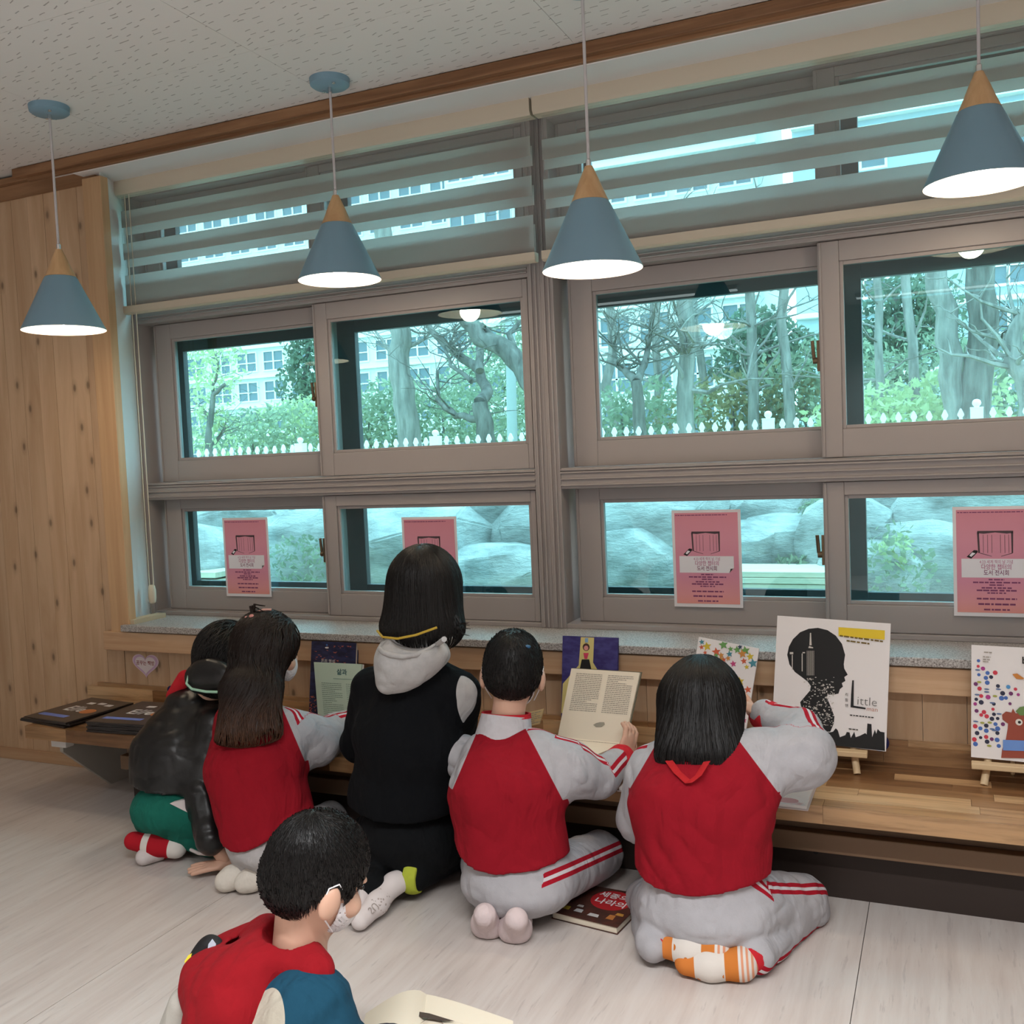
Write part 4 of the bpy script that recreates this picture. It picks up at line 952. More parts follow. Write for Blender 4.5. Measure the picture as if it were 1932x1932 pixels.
class Head:
    """local frame x right, y forward, z up"""
    def __init__(s, c, fwd, up=(0, 0, 1), k=1.0):
        s.c = np.array(c, float); y = nrm(fwd); x = nrm(np.cross(y, up)); z = np.cross(x, y); s.R = np.array([x, y, z]); s.k = k
    def w(s, p): return s.c+(np.array(p, float)*s.k)@s.R
    def loc(s, P): return ((P-s.c)@s.R.T)/s.k
    def e(s, c, r): return el(s.w(c), np.array(r)*s.k, s.R)
    def r(s, a, b, ra, rb): return rc(s.w(a), s.w(b), ra*s.k, rb*s.k)
    def skin(s):
        P = [s.e((0, -.012, .025), (.074, .090, .086)), (s.e((0, .028, -.042), (.055, .056, .056)), .03), (s.e((0, .05, -.07), (.026, .025, .022)), .03), (s.e((0, .088, -.012), (.011, .013, .015)), .015)]
        for q in (-1, 1): P += [(s.e((q*.084, -.012, -.016), (.012, .021, .032)), .008), (s.e((q*.042, .062, -.03), (.024, .022, .022)), .02), (s.e((q*.030, .078, .018), (.016, .008, .008)), .012)]
        return P
    def neck(s, to, r=.043): return (rc(s.w((0, -.018, -.045)), to, r*s.k, r*1.12*s.k), .025)
    def eyes(s, t):
        for q in (-1, 1): blob('eye', s.e((q*.031, .0795, .004), (.0115, .007, .0065)), .003, M_EYE, t)
        blob('mouth', s.e((0, .0865, -.052), (.019, .006, .005)), .003, M_LIP, t)
    def mask(s, t, strap=True):
        sh = U([s.e((0, .026, -.040), (.064, .066, .062)), s.e((0, .058, -.045), (.04, .042, .045))], .03)
        inn = U([s.e((0, .026, -.040), (.060, .062, .058)), s.e((0, .058, -.045), (.036, .038, .041))], .03)
        def cutf(P):
            q = s.loc(P); return np.maximum.reduce([.028-q[:, 1], np.abs(q[:, 2]+.045)-.042, -inn(P)])
        m = blob('face_mask', cut(sh, cutf), .0035, M_MASK, t)
        if strap:
            for q in (-1, 1):
                mb = MB(); mb.tube([s.w(p) for p in ((q*.06, .035, -.018), (q*.079, .014, .005), (q*.088, -.008, .022), (q*.088, -.026, .012), (q*.086, -.028, -.02), (q*.078, -.01, -.045), (q*.062, .03, -.075))], .0016*s.k, 6); mb.build('ear_loop', M_MASK, m, smooth=60)
        return m
    def shortcap(s, t, grow=.010, nape=-.066, n=4200, L=.022, mat=None, side=-.012, crown=(0, -.055, .10), jit=.12):
        f = U([s.e((0, -.014, .028), (.074+grow, .092+grow, .088+grow)), s.e((0, -.03, -.01), (.068+grow, .07+grow, .07))], .02)
        def hl(P):
            q = s.loc(P); return np.interp(q[:, 1], [-.11, -.06, -.045, -.03, .01, .035, .06, .11], [nape, nape*.95, -.035, side, side, -.015, .045, .055])-q[:, 2]
        base = blob('hair', cut(f, hl), .005, mat or M_HAIR, t)
        co = np.empty(len(base.data.vertices)*3, np.float32); base.data.vertices.foreach_get('co', co); co = co.reshape(-1, 3).astype(float)
        rg = np.random.RandomState(4); sd = co[rg.randint(0, len(co), n)]+rg.normal(size=(n, 3))*.0018
        ok = f(sd) > -.006; sd = sd[ok]; cw = s.w(crown)
        def d(P):
            v = P-cw; v /= np.linalg.norm(v, axis=1)[:, None]+1e-9; sw = np.cross(np.tile(nrm(s.R[2]), (len(P), 1)), v); return v+.15*sw+np.array([0, 0, -.35])
        st = flow_strands(f, sd, d, L, 4, .0006, jit)
        tube_strands(st, .0010, .0003, mat or M_HAIR, 'hair_strands', base); return base

def hand_field(wrist, d, palm_n, k=1.0, curl=.5, thumb=1, spread=.18):
    """hand: palm plus five fingers; d = pointing direction, palm_n = direction the palm faces, thumb side = thumb * cross(d, palm_n)"""
    d = nrm(d); pn = nrm(np.array(palm_n, float)-d*(np.array(palm_n, float)@d)); sd = np.cross(d, pn)*thumb; w = np.array(wrist, float)
    pr = [rc(w-d*.03*k, w+d*.012*k, .019*k, .021*k)]
    c = w+d*.038*k
    R = np.array([sd, d, pn]); pr.append((el(c, np.array([.031, .036, .0125])*k, R), .012))
    for i, (o, L) in enumerate([(.023, .047), (.008, .054), (-.007, .050), (-.021, .040)]):
        b = c+d*.026*k+sd*o*k; dd = nrm(d+sd*(o*spread*14)); c1 = curl*(.8+.1*i)
        p1 = b+nrm(dd+pn*c1*.5)*L*.42*k; p2 = p1+nrm(dd+pn*c1*1.3)*L*.33*k; p3 = p2+nrm(dd+pn*c1*2.1)*L*.28*k
        for a, e_, r0, r1 in ((b-d*.01*k, p1, .0085, .0078), (p1, p2, .0078, .007), (p2, p3, .007, .0058)): pr.append((rc(a, e_, r0*k, r1*k), .003))
    b = c-d*.014*k+sd*.024*k; p1 = b+nrm(sd*.9+d*.7+pn*.4)*.028*k; p2 = p1+nrm(sd*.35+d*1.0+pn*.5*(.5+curl))*.026*k
    pr += [(rc(b-sd*.006*k, p1, .011*k, .0095*k), .008), (rc(p1, p2, .0093*k, .007*k), .003)]
    return U(pr, .008)
def add_hand(body, *a, **k):
    V, Fq = polygonize(hand_field(*a, **k), .0028, .012); join_mesh(body, V, Fq)
# ------------------------------------------------------------------ books, easels and papers
def onplane(px, py, p0, n):
    d = ray(px, py); n = np.array(n, float); t = ((np.array(p0)-CAM)@n)/(d@n); return CAM+d*t
M_PAPER = base_mat('cream_page', (.74, .66, .53), .7, .2); M_PAPERW = base_mat('white_page', (.78, .76, .74), .7, .2); M_INK = base_mat('grey_ink', (.28, .25, .21), .8, .1); M_COVW = base_mat('white_cover', (.76, .73, .73), .4, .4)
M_DOWEL = wood_mat('beech_dowel', (.58, .41, .23), (.72, .55, .34), 'z', False, .1, .5); M_DOWELX = wood_mat('beech_bar', (.58, .41, .23), (.72, .55, .34), 'x', False, .1, .5)
def easel(xc, y, zl, w, label):
    t = thing('easel', label, 'easel', (xc, y, .325), 'small wooden table easels')
    MB().box(xc-w/2, xc+w/2, y-.028, y+.004, zl-.018, zl-.002).build('ledge', M_DOWELX, t, bevel=.002)
    for q in (-1, 1):
        mb = MB(); mb.tube([(xc+q*w*.36, y-.016, .3255), (xc+q*w*.31, y+.016, zl-.012), (xc+q*w*.29, y+.034, zl+.02), (xc+q*w*.12, y+.080, zl+.20)], [.0105, .0105, .0095, .008], 12); mb.build('front_leg', M_DOWEL, t, smooth=50)
    mb = MB(); mb.tube([(xc, y+.108, .3255), (xc, y+.084, zl+.14)], .006, 10); mb.build('rear_leg', M_DOWEL, t, smooth=50)
    MB().box(xc-w*.17, xc+w*.17, y+.076, y+.086, zl+.13, zl+.15).build('cross_bar', M_DOWELX, t)
    return t
class Book:
    """a closed hardback leaning on an easel; prints are placed by viewing rays onto its front face"""
    def __init__(s, name, label, x0, x1, z0, z1, yb, yt, thick, cover, group=None, rot=0.0):
        s.t = thing(name, label, 'book', ((x0+x1)/2, yb, z0), group)
        u0 = np.array([1., 0, 0]); v0 = nrm((0, yt-yb, z1-z0)); cr_, sr_ = math.cos(rot), math.sin(rot); s.u = u0*cr_-v0*sr_; s.v = v0*cr_+u0*sr_; s.n = np.cross(s.u, s.v); s.o = np.array([x0, yb, z0]); s.w = x1-x0; s.h = float(np.linalg.norm((yt-yb, z1-z0))); s.th = thick
        n = s.n if s.n[1] > 0 else -s.n; s.back = n
        MB().prism([(0, 0), (s.w, 0), (s.w, s.h), (0, s.h)], s.o, s.u, s.v, n*.0025).build('front_cover', cover, s.t)
        MB().prism([(.004, .004), (s.w-.004, .004), (s.w-.004, s.h-.004), (.004, s.h-.004)], s.o+n*.0025, s.u, s.v, n*(thick-.005)).build('page_block', M_PAPERW, s.t)
        MB().prism([(0, 0), (s.w, 0), (s.w, s.h), (0, s.h)], s.o+n*(thick-.0025), s.u, s.v, n*.0025).build('back_cover', cover, s.t)
        s.k = 0
    def uv(s, px, py):
        q = onplane(px, py, s.o, s.back)-s.o; return (float(q@s.u), float(q@s.v))
    def lay(s): s.k += 1; return s.o-s.back*.00035*s.k
    def poly(s, pts, mat, name='print', px=True, o=None):
        P = [s.uv(*p) for p in pts] if px else pts
        P = [(min(max(a, 0), s.w), min(max(b, 0), s.h)) for a, b in P]
        ob = MB().flat(P, o if o is not None else s.lay(), s.u, s.v).build(name, mat, s.t); ngon_fix(ob); return ob
    def many(s, polys, mat, name, px=False):
        mb = MB(); o = s.lay()
        for p in polys:
            P = [s.uv(*q) for q in p] if px else p
            P = [(min(max(a, 0), s.w), min(max(b, 0), s.h)) for a, b in P]; mb.flat(P, o, s.u, s.v)
        ob = mb.build(name, mat, s.t); ob['kind'] = 'stuff'; return ob
    def text(s, body, px, py, size, mat, align='CENTER', squash=1.0, bold=0.0):
        a, b = s.uv(px, py); o = s.lay(); return text_mesh('lettering', body, size, mat, o+s.u*a+s.v*b, s.u, s.v, s.t, align, bold=bold, squash=squash)
    def circle(s, cx, cz, r, rz=None, n=14): return [(cx+r*math.cos(6.283*k/n), cz+(rz or r)*math.sin(6.283*k/n)) for k in range(n)]
def Z(x, y): return (1432+x*500/1932, 1132+y*500/1932)

# --- white picture book with the profile silhouette
lm = Book('picture_book', 'large white picture book with a black head silhouette full of city lights', -.497, -.170, .408, .774, 3.005, 3.073, .012, M_COVW, None, math.radians(2.6))
sil = [(345, 960), (318, 820), (300, 745), (372, 660), (378, 628), (355, 595), (325, 572), (262, 525), (222, 470), (206, 400), (218, 340), (248, 285), (300, 235), (362, 210), (430, 203), (500, 220), (560, 260), (605, 320), (628, 400), (618, 468), (622, 500), (647, 545), (622, 562), (630, 590), (604, 606), (612, 632), (590, 650), (580, 682), (545, 690), (502, 690), (494, 708), (520, 770), (550, 850), (546, 900), (520, 960)]
lm.poly([Z(*p) for p in sil], M_BLACK, 'silhouette')
sky_ = [(60, 1040), (60, 930), (330, 900), (480, 960), (515, 965), (540, 960), (560, 935), (575, 950), (590, 1000), (630, 985), (640, 962), (660, 965), (670, 1005), (695, 960), (705, 1000), (735, 990), (775, 970), (785, 980), (790, 900), (820, 905), (825, 1000), (845, 945), (855, 975), (865, 940), (885, 960), (915, 965), (918, 1100), (600, 1080)]
lm.poly([Z(*p) for p in sky_], M_BLACK, 'skyline')
M_LIGHTS = base_mat('city_lights_print', (.55, .52, .48), .6); rb = random.Random(21)
pol = []
for k in range(260):
    x, y = rb.uniform(320, 545), rb.uniform(560, 920)
    if x < 360 and y > 600 and y < 720: continue
    w, h = rb.uniform(3, 14), rb.uniform(2, 9); pol.append([Z(x, y), Z(x+w, y), Z(x+w, y+h), Z(x, y+h)])
for k in range(8): x = 350+k*7; pol.append([Z(x, 370), Z(x+2, 370), Z(x+2, 550), Z(x, 550)])
pol += [[Z(372, 240), Z(380, 240), Z(384, 330), Z(368, 330)], [Z(225, 380), Z(250, 380), Z(250, 395), Z(225, 395)], [Z(240, 400), Z(246, 400), Z(246, 510), Z(240, 510)], [Z(318, 380), Z(336, 380), Z(336, 388), Z(318, 388)], [Z(312, 390), Z(318, 390), Z(318, 520), Z(312, 520)], [Z(365, 335), Z(395, 345), Z(395, 352), Z(360, 350)]]
lm.many(pol, M_LIGHTS, 'city_lights', True)
lm.poly([Z(580, 198), Z(918, 222), Z(916, 290), Z(580, 262)], base_mat('yellow_label', (.72, .52, .01), .5), 'yellow_label')
mb = MB(); o_ = lm.lay(); a, b = lm.uv(*Z(590, 238)); scribble(mb, a, a+.122, b+.002, .0045, o_, lm.u-lm.v*.06, lm.v, rb); scribble(mb, a+.02, a+.085, b-.010, .0045, o_, lm.u-lm.v*.06, lm.v, rb); ob = mb.build('handwriting', base_mat('brown_ink', (.14, .09, .01), .7), lm.t); ob['kind'] = 'stuff'
lm.poly([Z(680, 585), Z(692, 585), Z(690, 770), Z(778, 785), Z(778, 797), Z(668, 782), Z(672, 690)], M_BLACK, 'capital_letter')
lm.text('ittle', *Z(788, 742), .036, base_mat('charcoal_ink', (.10, .10, .10), .6), bold=-.0006, squash=1.02); lm.text('man', *Z(826, 797), .019, base_mat('rust_ink', (.45, .16, .10), .6), bold=-.0002)
for k, ch_ in enumerate('리틀맨'): lm.text(ch_, *Z(640, 690+k*40), .0105, M_BLACK)
mb = MB(); o_ = lm.lay(); a, b = lm.uv(*Z(664, 838)); scribble(mb, a, a+.066, b, .003, o_, lm.u, lm.v, rb); a, b = lm.uv(*Z(655, 938)); scribble(mb, a, a+.026, b, .0028, o_, lm.u, lm.v, rb); ob = mb.build('small_print', M_BLACK, lm.t); ob['kind'] = 'stuff'
easel(-.325, 2.998, .396, .21, 'pale wooden easel under the large white silhouette book')

# --- picture book with berries and a brown bear
br = Book('picture_book', 'white picture book with coloured berries and a brown bear at the right edge', .055, .327, .396, .706, 3.005, 3.06, .011, M_COVW, None, math.radians(1.2))
cols = {'blue': (.05, .13, .42), 'navy': (.015, .018, .05), 'red': (.55, .03, .06), 'magenta': (.36, .03, .22), 'plum': (.14, .02, .12), 'sky': (.06, .26, .55)}
CM = {k: base_mat(k+'_berry_print', v, .6) for k, v in cols.items()}
bq = {k: [] for k in CM}
for x, y, c in [(1600, 443, 'blue'), (1598, 483, 'red'), (1633, 500, 'magenta'), (1666, 532, 'blue'), (1722, 530, 'red'), (1603, 545, 'blue'), (1654, 568, 'blue'), (1692, 562, 'navy'), (1580, 612, 'plum'), (1664, 603, 'blue'), (1817, 633, 'sky'), (1742, 627, 'navy'), (1608, 646, 'red'), (1870, 650, 'red'), (1776, 680, 'navy'), (1836, 682, 'plum'), (1890, 690, 'magenta'), (1620, 700, 'red'), (1670, 708, 'magenta'), (1768, 716, 'blue'), (1800, 714, 'blue'), (1584, 724, 'navy'), (1620, 746, 'navy'), (1712, 758, 'navy'), (1830, 756, 'plum'), (1576, 757, 'magenta'), (1586, 808, 'plum'), (1640, 817, 'red'), (1706, 796, 'red'), (1620, 838, 'red'), (1660, 848, 'red'), (1713, 833, 'navy'), (1740, 864, 'navy'), (1698, 866, 'navy'), (1778, 905, 'plum'), (1657, 916, 'navy'), (1724, 905, 'blue'), (1576, 920, 'red'), (1614, 936, 'blue'), (1740, 938, 'blue'), (1657, 953, 'blue'), (1590, 970, 'navy'), (1738, 970, 'navy'), (1656, 998, 'red'), (1697, 1014, 'plum'), (1616, 1003, 'navy'), (1736, 1020, 'blue'), (1570, 1016, 'red'), (1663, 1033, 'navy'), (1578, 1050, 'blue'), (1748, 1064, 'blue')]:
    a, b = br.uv(*Z(x, y)); bq[c].append(br.circle(a, b, rb.uniform(.0042, .0068), None, 10))
for c, P in bq.items(): br.many(P, CM[c], 'berries')
br.many([br.circle(*br.uv(*Z(x, y)), .007, .0022, 8) for x, y in ((1594, 510), (1660, 650), (1660, 670), (1745, 650), (1590, 690), (1700, 750), (1750, 830), (1580, 885), (1700, 940), (1715, 950))], base_mat('blue_leaf_print', (.08, .14, .30), .6), 'leaves')
br.many([br.circle(*br.uv(*Z(x, y)), .006, .003, 8) for x, y in ((1605, 598), (1628, 895), (1682, 893), (1678, 1062), (1720, 700))], base_mat('olive_leaf_print', (.34, .36, .06), .6), 'leaves')
M_BEAR = base_mat('bear_brown_print', (.28, .05, .025), .6)
br.poly([Z(1765, 1150), Z(1772, 1090), Z(1800, 1010), Z(1812, 940), (Z(1815, 900)), Z(1800, 890), Z(1775, 870), Z(1772, 835), Z(1800, 812), Z(1840, 820), Z(1850, 790), Z(1870, 825), Z(1932, 830), Z(2200, 860), Z(2300, 1000), Z(2350, 1160)], M_BEAR, 'bear')
br.poly([Z(1870, 810), Z(1900, 780), Z(1960, 770), Z(2050, 800), Z(2060, 850), Z(1900, 840)], base_mat('green_cap_print', (.12, .22, .06), .6), 'cap')
a, b = br.uv(*Z(1895, 890)); br.poly(br.circle(a, b, .009), base_mat('eye_white_print', (.7, .66, .6), .6), 'eye', False); br.poly(br.circle(a+.001, b, .004), M_BLACK, 'pupil', False)
br.poly([Z(1778, 1018), Z(2100, 1030), Z(2100, 1105), Z(1778, 1095)], base_mat('blue_label', (.12, .25, .60), .5), 'blue_label')
br.poly([Z(1846, 540), Z(1880, 535), Z(1932, 570), Z(1925, 578), Z(1875, 575)], base_mat('orange_leaf_print', (.55, .20, .03), .6), 'fox_leaf')
br.text('빨', *Z(1975, 480), .05, M_BLACK)
mb = MB(); o_ = br.lay()
for x, y, L in ((1640, 380, .02), (1632, 413, .02), (1632, 432, .018), (1632, 448, .014)): a, b = br.uv(*Z(x, y)); scribble(mb, a, a+L, b, .0024, o_, br.u, br.v, rb)
ob = mb.build('small_print', M_INK, br.t); ob['kind'] = 'stuff'
easel(.165, 2.998, .390, .22, 'pale wooden easel under the berry and bear book')

# --- violet and yellow book, dark blue book, flower book
def brushed(name, a, b):
    m = base_mat(name, a, .45, .4); nt = m.node_tree; n = noise(nt, coords(nt, (8, 8, 22)), 3.0, 4, .6); r = ramp(nt, [(.4, a), (.62, b)]); nt.links.new(n.outputs[0], r.inputs[0]); setc(nt, r.outputs[0]); return m
vb = Book('picture_book', 'violet blue picture book with a yellow beam and a small figure, behind the cream book', -1.192, -.997, .385, .686, 3.02, 3.07, .012, brushed('violet_cover', (.030, .022, .13), (.055, .05, .20)))
M_YEL = base_mat('pale_yellow_print', (.62, .53, .20), .6)
vb.poly([(1096, 1202), (1121, 1203), (1119, 1250), (1130, 1268), (1135, 1330), (1050, 1345), (1062, 1290), (1092, 1255)], M_YEL, 'yellow_beam')
a, b = vb.uv(1106, 1222); vb.poly(vb.circle(a, b+.002, .0125), base_mat('dark_hair_print', (.05, .015, .012), .6), 'figure_hair', False); vb.poly(vb.circle(a, b-.001, .008), base_mat('pink_face_print', (.62, .27, .25), .6), 'figure_face', False)
vb.poly([(1101, 1232), (1111, 1232), (1108, 1243), (1103, 1243)], base_mat('crimson_print', (.55, .04, .10), .6), 'figure_scarf'); vb.poly([(1098, 1244), (1112, 1244), (1118, 1272), (1092, 1272)], M_BLACK, 'figure_body')
vb.poly([(1104, 1204), (1110, 1204), (1110, 1212), (1104, 1212)], base_mat('blue_mark_print', (.20, .35, .55), .6), 'publisher_mark')
easel(-1.095, 3.012, .383, .17, 'pale wooden easel under the violet and yellow book')
db = Book('picture_book', 'dark navy picture book with red specks, standing left of the black hoodie', -2.228, -2.028, .345, .627, 3.04, 3.085, .020, brushed('navy_cover', (.010, .010, .035), (.022, .026, .085)))
db.many([[db.uv(x, y) for x, y in ((x0, y0), (x0+rb.uniform(2, 7), y0+rb.uniform(-2, 2)), (x0+rb.uniform(1, 5), y0+rb.uniform(1, 3)))] for x0, y0 in [(rb.uniform(578, 660), rb.uniform(1216, 1250)) for _ in range(26)]+[(rb.uniform(576, 596), rb.uniform(1310, 1345)) for _ in range(22)]], base_mat('coral_speck_print', (.42, .10, .07), .6), 'specks')
db.text('은하 행성', 619, 1248, .016, M_COVW, squash=1.0)
a, b = db.uv(617, 1222); db.poly(db.circle(a, b, .009, .003), M_COVW, 'moon_mark', False); db.poly(db.circle(a, b+.010, .0045), base_mat('mid_blue_print', (.05, .13, .35), .6), 'star_mark', False)
fb = Book('picture_book', 'white book with bright paper flowers, mostly hidden behind the right girl', -.765, -.575, .43, .69, 3.01, 3.055, .010, M_COVW)
for o in list(fb.t.children): pass
fcol = [(.55, .42, .03), (.55, .10, .04), (.48, .05, .18), (.05, .22, .28), (.12, .30, .08), (.02, .05, .10), (.52, .22, .04)]
for i, c in enumerate(fcol):
    P = []
    for k in range(9):
        cx, cz, r = rb.uniform(.01, fb.w-.01), rb.uniform(.02, fb.h-.005), rb.uniform(.007, .016); n_ = 10; P.append([(cx+(r if q % 2 else r*.45)*math.cos(6.283*q/n_), cz+(r if q % 2 else r*.45)*math.sin(6.283*q/n_)) for q in range(n_)])
    fb.many(P, base_mat('flower_print_%s' % 'abcdefg'[i], c, .6), 'flowers')
easel(-.68, 3.0, .428, .27, 'pale wooden easel mostly hidden behind the right girl')
fb.t.rotation_euler = (0, math.radians(9), 0)

# --- open books
def open_page(t, c4, mat, thick, name):
    """page slab on four corner points TL, TR, BR, BL"""
    tl, tr_, br_, bl = [np.array(q) for q in c4]; n = nrm(np.cross(tr_-tl, bl-tl)); n = n if n[1] > 0 else -n
    o = MB().hexa([bl, br_, br_+n*thick, bl+n*thick, tl, tr_, tr_+n*thick, tl+n*thick]).build(name, mat, t); return o, -n
def page_lines(t, c4, n, rows, x0, x1, y0, y1, mat, h=.0022, lift=.0006, name='text_lines'):
    tl, tr_, br_, bl = [np.array(q) for q in c4]; u = (tr_-tl); v = (tl-bl); L = np.linalg.norm(u); Hh = np.linalg.norm(v); mb = MB(); rr = random.Random(5); o = bl+n*lift
    for r in range(rows):
        z = y1-(y1-y0)*r/max(1, rows-1); e = x1 if rr.random() > .12 else x0+(x1-x0)*rr.uniform(.4, .9); scribble(mb, x0*L, e*L, z*Hh, h, o, u/L, v/Hh, rr)
    ob = mb.build(name, mat, t); ob['kind'] = 'stuff'; return ob
cb_ = thing('open_book', 'open cream book with two columns of text held by the cropped haired child', 'book', T(1120, 1400, 2.8)-np.array([0, 0, .06])) if False else None
def AT(px, py, Y): return at(px, py, Y)
cb_ = thing('open_book', 'open cream book with two columns of text held by the cropped haired child', 'book', at(1115, 1420, 2.78))
c4 = (AT(1078, 1261, 2.90), AT(1207, 1269, 2.90), AT(1178, 1402, 2.81), AT(1052, 1390, 2.81))
pg, n_ = open_page(cb_, c4, M_PAPER, .010, 'upper_page'); page_lines(cb_, c4, n_, 21, .09, .48, .40, .93, M_INK); page_lines(cb_, c4, n_, 21, .56, .93, .40, .93, M_INK)
tl, tr_, br_, bl = c4; u_ = (tr_-tl)/np.linalg.norm(tr_-tl); v_ = (tl-bl)/np.linalg.norm(tl-bl); oo = bl+n_*.0008+(tr_-tl)*.56+(tl-bl)*.22
MB().flat([(-.018, -.002), (-.008, -.008), (.010, -.006), (.019, .002), (.016, .009), (.002, .008), (-.010, .004)], oo, u_, v_).build('shell_drawing', base_mat('grey_drawing', (.30, .28, .22), .7), cb_)
c5 = (c4[3], c4[2], AT(1125, 1424, 2.745), AT(1056, 1420, 2.745)); pg2, n2_ = open_page(cb_, c5, M_PAPER, .008, 'lower_page'); page_lines(cb_, c5, n2_, 1, .05, .9, .9, .9, M_INK, .002)
q_ = [np.array(p) for p in c4]; bk = nrm(-n_); MB().hexa([q_[3]+bk*.0105, q_[2]+bk*.0105+u_*.004, q_[2]+bk*.013+u_*.004, q_[3]+bk*.013, q_[0]+bk*.0105+v_*.004, q_[1]+bk*.0105+u_*.004+v_*.004, q_[1]+bk*.013+u_*.004+v_*.004, q_[0]+bk*.013+v_*.004]).build('cover', base_mat('olive_cover', (.10, .09, .05), .5), cb_)
# pale green page
gb = thing('open_book', 'open book with pale green page of text between the ponytail and the black hoodie', 'book', at(640, 1355, 2.9))
M_GPAGE = base_mat('pale_green_page', (.46, .57, .47), .7, .2); g4 = (AT(592, 1249, 2.96), AT(682, 1253, 2.96), AT(672, 1356, 2.90), AT(600, 1352, 2.90))
pg, n_ = open_page(gb, g4, M_GPAGE, .009, 'page'); page_lines(gb, g4, n_, 17, .13, .55, .06, .62, base_mat('green_grey_ink', (.16, .22, .18), .8), .002); page_lines(gb, g4, n_, 17, .64, .93, .06, .62, base_mat('green_grey_ink', (.16, .22, .18), .8), .002)
u_ = nrm(g4[1]-g4[0]); v_ = nrm(g4[0]-g4[3]); text_mesh('lettering', '삶과', .024, base_mat('teal_ink', (.02, .09, .10), .7), g4[3]+n_*.0007+(g4[1]-g4[0])*.58+(g4[0]-g4[3])*.83, u_, v_, gb, bold=.0004)
MB().flat([(-.04, -.0008), (.04, -.0008), (.04, .0008), (-.04, .0008)], g4[3]+n_*.0007+(g4[1]-g4[0])*.58+(g4[0]-g4[3])*.71, u_, v_).build('rule_line', base_mat('teal_rule', (.08, .16, .14), .7), gb)
MB().hexa([g4[3]-n_*.0092, g4[2]-n_*.0092, g4[2]-n_*.018, g4[3]-n_*.018, g4[0]-n_*.0092, g4[1]-n_*.0092, g4[1]-n_*.018, g4[0]-n_*.018]).build('page_block', M_PAPERW, gb)
# kraft card peeking over the shoulder
kc = thing('card', 'small kraft card with writing peeking over the cropped haired child', 'card', at(1010, 1365, 2.97))
k4 = (AT(992, 1345, 2.98), AT(1026, 1337, 2.98), AT(1018, 1366, 2.95), AT(990, 1372, 2.95)); pg, n_ = open_page(kc, k4, base_mat('kraft_page', (.50, .38, .20), .8), .004, 'sheet'); page_lines(kc, k4, n_, 6, .1, .9, .15, .85, M_INK, .003)
# pale pink picture book lying open on the bench
pb_ = thing('open_book', 'pale pink picture book lying open on the bench under the right girl', 'book', (-.62, 2.75, .325))
def page_print():
    m = base_mat('pink_blossom_page', (.76, .70, .69), .6); nt = m.node_tree; n = noise(nt, coords(nt), 22, 3); r = ramp(nt, [(.5, (.77, .71, .70)), (.62, (.72, .47, .48))]); nt.links.new(n.outputs[0], r.inputs[0]); setc(nt, r.outputs[0]); return m
M_BLOSSOM = page_print()
for x0, x1 in ((-.872, -.612), (-.610, -.352)):
    MB().box(x0, x1, 2.645, 2.99, .3275, .336).build('page_block', M_PAPERW, pb_); MB().box(x0+.001, x1-.001, 2.647, 2.988, .336, .3365).build('page', M_BLOSSOM, pb_)
MB().box(-.877, -.347, 2.64, 2.995, .3252, .3275).build('cover', base_mat('grey_pink_cover', (.55, .47, .47), .5), pb_)
MB().flat([(.03*math.cos(k*.45), .02*math.sin(k*.45)) for k in range(14)], (-.405, 2.675, .3367), (1, 0, 0), (0, 1, 0)).build('pink_spot', base_mat('rose_print', (.66, .36, .38), .6), pb_)
# red-disc book on the floor
rbk = thing('book', 'dark book with red disc and white lettering lying on the floor', 'book', (-.93, 2.55, 0), None)
fq = [np.array(q) for q in ((-1.03, 2.478), (-.827, 2.448), (-.80, 2.66), (-1.005, 2.672))]
def slab(t, q, z0, z1, mat, name, g=0.0):
    c = sum(q)/4; V = [np.array([*(p+(c-p)*g), z]) for z in (z0, z1) for p in q]; return MB().hexa(V).build(name, mat, t)
slab(rbk, fq, .0005, .0025, brushed('maroon_cover', (.05, .022, .016), (.10, .03, .02)), 'back_cover'); slab(rbk, fq, .0025, .0195, M_PAPER, 'page_block', .03); slab(rbk, fq, .0195, .0215, brushed('maroon_cover', (.05, .022, .016), (.10, .03, .02)), 'front_cover')
U2 = nrm(np.array([*(fq[1]-fq[0]), 0])); V2 = nrm(np.array([*(fq[3]-fq[0]), 0])); O2 = np.array([*fq[0], .0218])
MB().flat([(.125+.062*math.cos(k*.262), .135+.060*math.sin(k*.262)) for k in range(24)], O2, U2, V2).build('red_disc', base_mat('red_disc_print', (.42, .015, .02), .5), rbk)
text_mesh('lettering', '세종의', .034, M_COVW, O2+U2*.122+V2*.160+np.array([0, 0, .0004]), U2, V2, rbk, bold=.0006); text_mesh('lettering', '나라의', .036, M_COVW, O2+U2*.128+V2*.118+np.array([0, 0, .0004]), U2, V2, rbk, bold=.0006)
for x, y, w, h, c in ((.02, .03, .02, .02, (.45, .33, .03)), (.055, .03, .026, .018, (.5, .5, .5)), (.10, .025, .034, .016, (.55, .53, .5)), (.155, .03, .022, .026, (.42, .16, .04)), (.17, .06, .024, .014, (.5, .25, .05)), (.05, .06, .02, .012, (.4, .38, .36))):
    MB().flat([(x, y), (x+w, y), (x+w*.9, y+h), (x+.1*w, y+h)], O2+np.array([0, 0, .0002]), U2, V2).build('picture', base_mat('cover_picture_print', c, .5), rbk)
